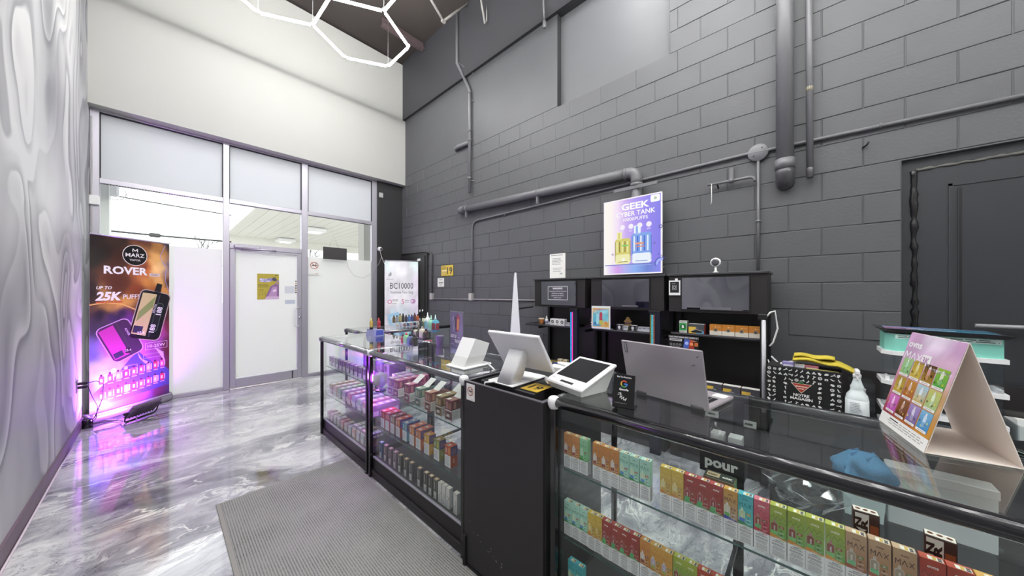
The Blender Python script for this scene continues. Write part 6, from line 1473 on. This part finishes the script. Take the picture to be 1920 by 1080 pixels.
def skull(f, sd, t, w, d, h): f.circ(w * .5, h * .55, h * .25, 'd8d8dc', 1, 12, ry=h * .28); f.rect(w * .38, h * .15, w * .62, h * .4, 'c8c8cc', 1); f.rect(w * .2, h * .05, w * .8, h * .12, '9a9aa0', 1)
sk = pic(.060, .05, .052, 'd8d8dc', '232328', '8a8a90', skull)
sk.put((2.965, 1.372, 1.0405), 'dark box with a pale emblem under the gold air freshener', 'box', 'emblem boxes on the second rack'); sk.put((2.965, 1.243, 1.0405), 'dark box with a pale emblem among the silver packets', 'box', 'emblem boxes on the second rack')
for i, y in enumerate((1.29, 1.155, 1.115, 1.075)): packet(2.985, y, 1.0415, .045, .050, 'b8bac4', 'crinkled silver packet, %s along the second rack shelf' % ordn(i), 58)
def greenb(f, sd, t, w, d, h): f.rect(.002, h * .2, w - .002, h * .8, '2f9a4a', 1); f.circ(w * .5, h * .5, w * .36, '1c4a2a', 2, 16); f.text('B', w * .5, h * .40, h * .22, 'e8f4e8', 3, bold=.05); f.lines(w * .1, h * .84, w * .9, h * .95, 1, '4a4a4a', 1); f.lines(w * .1, h * .05, w * .9, h * .16, 2, '6a6a6a', 1)
pic(.058, .05, .100, 'd0d4cc', 'd4d4d0', '9aa898', greenb).put((2.965, .815, 1.0625), 'green and white box with a round emblem on the third rack', 'box', None)
def carb(f, sd, t, w, d, h): f.rect(.002, .002, w * .5, h * .7, 'd8b44a', 1); f.poly([(w * .15, h * .2), (w * .45, h * .5), (w * .9, h * .35), (w * .85, h * .1), (w * .3, h * .08)], '16161a', 2); f.rect(w * .5, .002, w * .97, h * .3, '6aa8c8', 1); sd.rect(.002, .002, d - .002, h - .002, 'a83a34', 1); f.lines(w * .1, h * .84, w * .8, h * .93, 1, '3a3a3a', 1); f.line([(w * .15, h * .25), (w * .5, h * .45), (w * .88, h * .3)], .003, 'c8ccd0', 3)
tape = pic(.115, .06, .078, 'e8e6e2', '4a4a52', 'a83a34', carb)
tape.put((2.965, .745, 1.0625), 'yellow and black printed box beside the green one on the third rack', 'box', None)
def orb(f, sd, t, w, d, h): f.rect(.001, h * .42, w - .001, h - .001, 'b9762c', 1); f.rect(.001, .001, w - .001, h * .42, 'd4cec4', 1); f.poly([(w * .35, h * .35), (w * .65, h * .35), (w * .65, h * .62), (w * .35, h * .62)], '8a8478', 2); f.circ(w * .5, h * .5, w * .11, '4a4640', 3, 8); f.circ(w * .5, h * .78, w * .05, 'e8c890', 2, 8); f.lines(w * .6, h * .76, w * .9, h * .8, 1, 'e8d0a8', 2)
oo = pic(.083, .06, .084, 'a8742c', 'b9762c', '8a5a24', orb)
for i in range(4): oo.put((2.962, .592 - .0845 * i, 1.0625), 'orange and white box, %s of the row on the third rack' % ordn(i), 'box', 'orange and white boxes on the third rack')
ob, p = board('shelf_card', 'wide dark product card hung under the third rack shelf', 'sign', (2.948, .895, .93), DOWN, UPZ, .23, .105, .003, blackm)
p.rect(0, 0, .23, .105, '1a181a'); p.frame(.002, .088, .228, .103, .0015, 'c8c8cc', 1); p.lines(.01, .091, .22, .100, 1, 'd0d0d4', 1, .6, 0); p.rect(.01, .062, .105, .080, 'd8d8dc', 1); p.lines(.016, .066, .095, .076, 1, '1a181a', 2, .8, 0)
p.poly([(.115, .01), (.155, .01), (.165, .08), (.125, .085)], '4a64b8', 1); p.poly([(.155, .008), (.195, .008), (.200, .075), (.165, .085)], 'a8402c', 1); p.circ(.142, .05, .014, 'a8b8f0', 2, 10); p.circ(.178, .045, .014, 'e88a5a', 2, 10); p.rect(.185, .03, .225, .06, 'b86a3a', 1); p.lines(.17, .066, .225, .075, 1, 'd8a88a', 2)
for k in range(4): p.arc(.02 + .024 * k, .032, .007, .002, 0, 360, 'c8c8cc', 1, 10)
p.lines(.012, .012, .10, .018, 1, '9a9a9e', 1)
p.build('printed_face').parent = ob
tape.put((2.97, .625, .6005), 'printed box peeking out past the laptop on the low shelf', 'box', 'printed boxes on the low rack shelf'); tape.put((2.97, .505, .6005), 'printed box, middle of three past the laptop on the low shelf', 'box', 'printed boxes on the low rack shelf'); tape.put((2.97, .385, .6005), 'printed box by the pale tube on the low shelf', 'box', 'printed boxes on the low rack shelf')
def cream(f, sd, t, w, d, h): f.rect(w * .15, h * .45, w * .85, h * .9, 'e0c078', 1); f.circ(w * .5, h * .66, w * .18, '8a5a34', 2, 10); f.lines(w * .15, h * .1, w * .85, h * .3, 2, '8a8070', 1)
cr = pic(.05, .045, .075, 'e8dcc0', 'e4dcc8', 'b8ac94', cream)
for i, y in enumerate((2.055, 1.985)): cr.put((2.97, y, .5905), 'cream box with a gold panel, %s on the low shelf of the first rack' % ordn(i), 'box', 'cream boxes on the low rack shelf')
pic(.10, .06, .05, '3a3428', 'a89a3a', '6a6228', carb).put((2.97, 2.16, .5905), 'dark lime printed box lying on the low shelf of the first rack', 'box', None)
cr.put((2.97, 1.255, .5905), 'cream box half hidden behind the review card on the second rack', 'box', None)

# ---------------------------------------------------------------- low counter, patterned bag, spray bottle
bcn = thing('back_counter', 'low black counter against the block wall under the filled-in doorway', 'counter', (3.0, -.65, 0))
B('top', blackg, bcn, (-.30, -1.1, .630), (.33, .868, .655), .004); B('front_panel', black, bcn, (-.27, -1.08, .02), (-.25, .85, .630)); B('side_panel', black, bcn, (-.25, .83, .02), (.33, .85, .630)); B('back_board', black, bcn, (.30, -1.1, .655), (.328, .83, .86)); B('base', blackm, bcn, (-.24, -1.05, 0), (.3, .78, .03))
bg = thing('shopping_bag', 'black tool-patterned reusable bag on the low counter, holding papers and a yellow cloth', 'bag', (2.735, .215, .6555), R(-2))
BWd, BHt, BD = .352, .262, .17
q = MB()
def brect(z, e): return [(0 - e, 0 + e, z), (0 - e, -BWd - e, z), (BD + e, -BWd - e, z), (BD + e, e, z)]
q.loft([brect(0, 0), brect(BHt * .5, .004), brect(BHt, .0)], smooth=False); q.build('bag_body', mat('bag_black', '141416', .75, bump=.2, bscale=150), bg)
def icons(p, w, h, skip, n=13, m=9):
    rn = random.Random(11); dx = w / n; dy = h / m; wc_ = 'dcdcda'
    for j in range(m):
        for i in range(n):
            x = dx * (i + .5) + rn.uniform(-.002, .002); y = dy * (j + .5) + rn.uniform(-.002, .002); s_ = min(dx, dy) * .40
            if any(a < x < b and c < y < d for a, b, c, d in skip): continue
            k = rn.randrange(7); a = rn.uniform(-1.2, 1.2)
            if k == 0: p.poly(rot2([(-s_, -s_ * .22), (s_, -s_ * .22), (s_, s_ * .22), (-s_, s_ * .22)], x, y, a), wc_, 1); p.poly(rot2([(s_ * .6, -s_ * .6), (s_, -s_ * .6), (s_, s_ * .6), (s_ * .6, s_ * .6)], x, y, a), wc_, 1)
            elif k == 1: p.poly(rot2([(-s_, -s_ * .7), (s_, -s_ * .7), (0, s_ * .8)], x, y, 0), wc_, 1); p.poly(rot2([(-s_ * .25, -s_ * .7), (s_ * .25, -s_ * .7), (0, 0)], x, y, 0), '141416', 2)
            elif k == 2: p.arc(x, y, s_ * .5, s_ * .4, 0, 360, wc_, 1, 10); p.circ(x, y, s_ * .25, wc_, 1, 6)
            elif k == 3: p.poly(rot2([(-s_, -s_ * .5), (s_ * .3, -s_ * .6), (s_, 0), (s_ * .2, s_ * .7), (-s_ * .8, s_ * .3)], x, y, a), wc_, 1)
            elif k == 4: p.rrect(x - s_ * .7, y - s_ * .7, x + s_ * .7, y + s_ * .5, s_ * .2, wc_, 1, 2); p.rect(x - s_ * .3, y - s_ * .3, x + s_ * .3, y + s_ * .1, '141416', 2)
            elif k == 5: p.poly(rot2([(-s_ * .2, -s_), (s_ * .2, -s_), (s_ * .2, s_ * .3), (-s_ * .2, s_ * .3)], x, y, a * .4), wc_, 1); p.circ(x, y + s_ * .5, s_ * .45, wc_, 1, 8)
            else: p.poly(rot2([(-s_, -s_ * .15), (s_ * .5, -s_ * .3), (s_, s_ * .5), (s_ * .2, s_ * .2), (-s_, s_ * .25)], x, y, a), wc_, 1)
p = Print((-.0046, .0, 0), DOWN, UPZ, lift=.0008)
icons(p, BWd, BHt, [(.115, .235, .06, .165), (.045, .085, .0, .215), (.262, .305, .0, .215)])
cx = .172
p.poly([(cx - .050, .172), (cx + .050, .172), (cx, .110)], 'd8cfc4', 2); p.poly([(cx - .044, .169), (cx + .044, .169), (cx, .1145)], 'a8402c', 3); p.poly([(cx - .030, .156), (cx + .030, .156), (cx + .026, .150), (cx - .026, .150)], 'e8d8cc', 4); p.lines(cx - .014, .136, cx + .014, .143, 1, 'e8d8cc', 4, .8, 0)
p.poly([(cx - .010, .170), (cx + .010, .170), (cx + .014, .178), (cx, .190), (cx - .014, .178)], '3a6a44', 4)
p.text('NOTRE', cx, .090, .016, 'e4e4e2', 3, bold=.035, wide=.075); p.text("MAGASIN", cx, .068, .016, 'e4e4e2', 3, bold=.035, wide=.105)
p.build('printed_front', PRINT, bg)
p = Print((0, -BWd - .0046, 0), XP, UPZ, lift=.0008); icons(p, BD, BHt, [], 6, 9); p.build('printed_side', PRINT, bg)
strap_m = mat('black_webbing', '0e0e10', .8)
for y in (-.065, -.283):
    q = MB(); q.box((-.0075, y - .018, .0), (-.0048, y + .018, .21)); q.build('strap', strap_m, bg)
q = MB(); q.box((.03, -.10, .0), (.034, -.02, .300)); q.box((.06, -.27, 0), (.14, -.03, .255)); 
for i, (a, b, z, c, lb) in enumerate(((-.075, -.135, .285, '8a82b8', 'violet printed carton poking out of the patterned bag'), (-.136, -.185, .283, 'c8c8c4', 'pale printed carton in the middle of the patterned bag'), (-.186, -.25, .280, 'a8606c', 'pink and white carton in the patterned bag'))):
    q = MB(); q.box((.05, b, .02), (.11, a, z), bev=.002); q.box((.0495, b + .006, z - .05), (.05, a - .006, z - .012), 1)
    o = q.build('carton', [mat('bagbox_' + c, c, .5), mat('bagbox_ink', 'd8d4e4', .5)], None, loc=(2.735, .215, .6565)); tag(o, lb, 'box')
    o.rotation_euler = (0, 0, R(-2))
q = MB(); sheet(q, [(2.80, .18, .72), (2.80, .10, .72), (2.83, .07, .955), (2.83, .15, .93)], (-1, 0, 0)); tag(q.build('paper_sheet', whitep), 'white folded sheet leaning out of the patterned bag', 'paper')
q = MB(); sheet(q, [(2.775, .03, .74), (2.775, -.12, .74), (2.765, -.125, .920), (2.765, .02, .925)], (-1, 0, .2)); tag(q.build('yellow_folder', mat('pale_yellow_card', 'd8cf7a', .6)), 'pale yellow folder at the front of the patterned bag', 'folder')
# draped cloth: a thick folded sheet following a profile
def drape(prof, w0, w1, y0, y1, th, n=16):
    """ribbon along Y whose cross-line bulges: list of rings"""
    rings = []
    for i in range(n + 1):
        t = i / n; y = y0 + (y1 - y0) * t; ring_ = []
        for k in range(16):
            a = 2 * PI * k / 16; rx = (w0 + (w1 - w0) * t) / 2 * (1 + .10 * math.sin(7 * t + k)); rz = th * (1 + .15 * math.sin(5 * t + 2 * k))
            ring_.append((2.83 + rx * math.cos(a) + .012 * math.sin(6 * t), y, prof(t) + rz * math.sin(a)))
        rings.append(ring_)
    return rings
q = MB(); q.loft(drape(lambda t: .965 + .006 * math.sin(8 * t) - .055 * max(0, t - .72) / .28, .15, .13, .085, -.205, .016)); yc = mat('yellow_cloth', 'c4b13c', .9, bump=.6, bscale=250)
ob = q.build('cleaning_cloth', yc); tag(ob, 'folded yellow cloth draped over the patterned bag', 'cloth')
q = MB(); q.loft(drape(lambda t: .990 + .004 * math.sin(9 * t) - .012 * max(0, t - .7), .11, .10, .08, -.11, .011)); o = q.build('folded_layer', yc, ob)
sb = thing('spray_bottle', 'white spray bottle with a teal base beside the patterned bag', 'bottle', (2.70, -.195, .6555))
q = MB(); q.lathe([(.046, .022), (.048, .05), (.047, .135), (.043, .160), (.030, .180), (.027, .195), (.029, .205), (.022, .222), (.016, .245), (.014, .262)], (0, 0, 0), 20); q.build('body', mat('milky_bottle', 'd8e0e2', .35, coat=.2), sb)
q = MB(); q.lathe([(.040, 0), (.045, .004), (.0462, .022)], (0, 0, 0), 20); q.build('liquid_base', mat('teal_liquid', '3aa0a4', .3), sb)
q = MB(); q.lathe([(.0482, .035), (.0487, .05), (.0478, .135)], (0, 0, 0), 20); q.build('label', mat('pale_label', 'c8ced0', .5), sb)
p = Print((-.0488, .032, .045), DOWN, UPZ)
p.lines(.0, .0, .05, .08, 9, '8a9498', 1); p.build('printed_label', PRINT, sb)
q = MB(); q.lathe([(.0175, .256), (.0175, .275), (.013, .280)], (0, 0, 0), 14); q.box((-.035, -.010, .278), (.03, .010, .305), bev=.005); q.tube([(-.022, 0, .28), (-.030, -.0, .26), (-.034, 0, .245)], .005, 6); q.lathe([(.008, -.035), (.008, -.05)], (0, 0, .292), 8, axis='x'); q.build('trigger_head', white, sb)
ob = thing('acrylic_box', 'dark clear box behind the spray bottle on the low counter', 'box', (2.86, -.245, .6555))
q = MB(); q.box((0, -.035, 0), (.004, .07, .20)); q.box((0, -.035, 0), (.16, -.031, .20)); q.box((0, .066, 0), (.16, .07, .20)); q.box((.156, -.035, 0), (.16, .07, .2)); q.box((0, -.035, 0), (.16, .07, .004)); q.build('walls', acry, ob)
ob2 = thing('roll_on_bottle', 'small clear bottle inside the dark clear box', 'bottle', (2.92, -.240, .660)); q = MB(); q.lathe([(.018, 0), (.02, .01), (.019, .10), (.008, .125)], (0, 0, 0), 12); q.build('body', mat('smoke_bottle', '6a7a80', .2, coat=.5), ob2)
q = MB(); q.lathe([(.009, .125), (.009, .15)], (0, 0, 0), 10); q.build('cap', white, ob2)
# teal-topped clear display
td = thing('vape_display', 'clear stepped display with a mint-green header standing on the low counter', 'display stand', (2.70, -.487, .6555))
mint = mat('mint_header', '86d3c2', .4); dw, dd = .185, .20
q = MB()
pl = [(0, dw - .035), (.035, dw), (dd, dw), (dd, -dw), (0, -dw)]
q.loft([[(x, y, .425) for x, y in pl], [(x, y, .520) for x, y in pl]], smooth=False); q.build('header_box', mint, td)
for z, nme in ((.405, 'shelf_tray'), (.240, 'shelf_tray'), (.09, 'shelf_tray')):
    q = MB(); pl2 = [(-.012, dw - .03), (.03, dw + .012), (dd, dw + .012), (dd, -dw - .012), (-.012, -dw - .012)]
    q.loft([[(x, y, z) for x, y in pl2], [(x, y, z + .022) for x, y in pl2]], smooth=False); q.build(nme, white, td)
for z in (.262, .112): B('slope_rail', white, td, (.0, -dw, z), (.12, -dw + .018, z + .018)); B('slope_rail', white, td, (.04, dw - .02, z), (.12, dw - .004, z + .018))
q = MB()
for z0, z1 in ((.112, .240), (.262, .405), (.0, .09)):
    q.box((.0, -dw, z0), (dd, -dw + .003, z1)); q.box((.035, dw - .003, z0), (dd, dw, z1)); q.box((dd - .004, -dw, z0), (dd, dw, z1)); q.box((0, -dw + .003, z0), (.003, dw - .035, z1))
q.build('clear_walls', acry, td)
B('base', white, td, (-.012, -dw - .012, 0), (dd, dw + .012, .02), .003)
p = Print((-.0004, dw - .035, .495), DOWN, UPZ); p.rect(.0, 0, 2 * dw - .04, .022, 'd4ece6', 1); p.lines(.01, .003, .325, .019, 2, '4a5a58', 2, .5, .1); p.build('printed_strip', PRINT, td)
tk = MB(); 
for i, (c, lb) in enumerate((('6a3a34', 'dark red box on the lower tray of the mint display'), ('3a3438', 'black box on the lower tray of the mint display'))):
    q = MB(); q.box((0, 0, 0), (.06, .05, .09), bev=.002); q.box((-.0006, .008, .05), (0, .042, .08), 1); tag(q.build('carton', [mat('disp_' + c, c, .4), mat('disp_ink', 'c8a8a0', .5)], None, loc=(2.76, -.46 - .10 * i, .7685)), lb, 'box')
ob, p = board('white_card', 'plain white card lying on the mint display header', 'card', (2.705, -.32, 1.1762), DOWN, XP, .10, .09, .001, whitep)
ob = thing('flat_display_pack', 'flat black display pack with bright artwork lying on the mint display', 'pack', (2.70, -.50, 1.1775), R(-3))
q = MB(); prism_ = [(.24, .032), (.20, .024), (0, .022), (-.18, .018), (-.2, .012), (-.17, .0), (.05, .0), (.20, .010)]
q.loft([[(-.02, y, z) for y, z in prism_], [(.21, y, z) for y, z in prism_]], smooth=False); q.build('pack_body', blackg, ob)
p = Print((-.02, .235, .034), DOWN, XP, lift=.001)
p.o = Vector((-.02, .20, .0245)); p.w = XP.copy(); p.u = Vector((0, -1, -.011)).normalized(); p.n = p.u.cross(p.w)
paint(p, .0, .0, .36, .22, 8, 4, lambda u, v: field([(0, .5, 'c87a8a'), (.15, .3, '5a3a6a'), (.3, .7, '7a9ad0'), (.5, .3, '3a8aa8'), (.7, .6, '2a6a80'), (1, .5, '1a4a58')], u, v, 6.))
p.line([(.08, .05), (.12, .09), (.14, .05), (.18, .08), (.20, .05), (.24, .07)], .014, 'e4ecf4', 2); p.build('printed_face', GLOSSP, ob)
q = MB()
q.tube([(XR - .01, -1.5, 1.20), (XR - .01, -.73, 1.20)], .012, 8); tag(q.build('wall_rail', mat('rail_grey', '9a9a9e', .35)), 'thin pale rail on the filled-in doorway behind the mint display', 'rail')
ob = thing('clear_bin', 'clear bin with a white paper stack on the low counter past the mint display', 'bin', (2.80, -.83, .6555))
q = MB(); q.box((0, -.10, 0), (.003, .10, .13)); q.box((.20, -.1, 0), (.203, .1, .13)); q.box((0, .097, 0), (.2, .1, .13)); q.box((0, -.1, 0), (.2, -.097, .13)); q.box((0, -.1, 0), (.2, .1, .003)); q.build('walls', acry, ob)
tag(B('paper_stack', whitep, None, (2.815, -.92, .660), (2.99, -.74, .755), .003), 'white paper stack inside the clear bin past the mint display', 'paper stack')
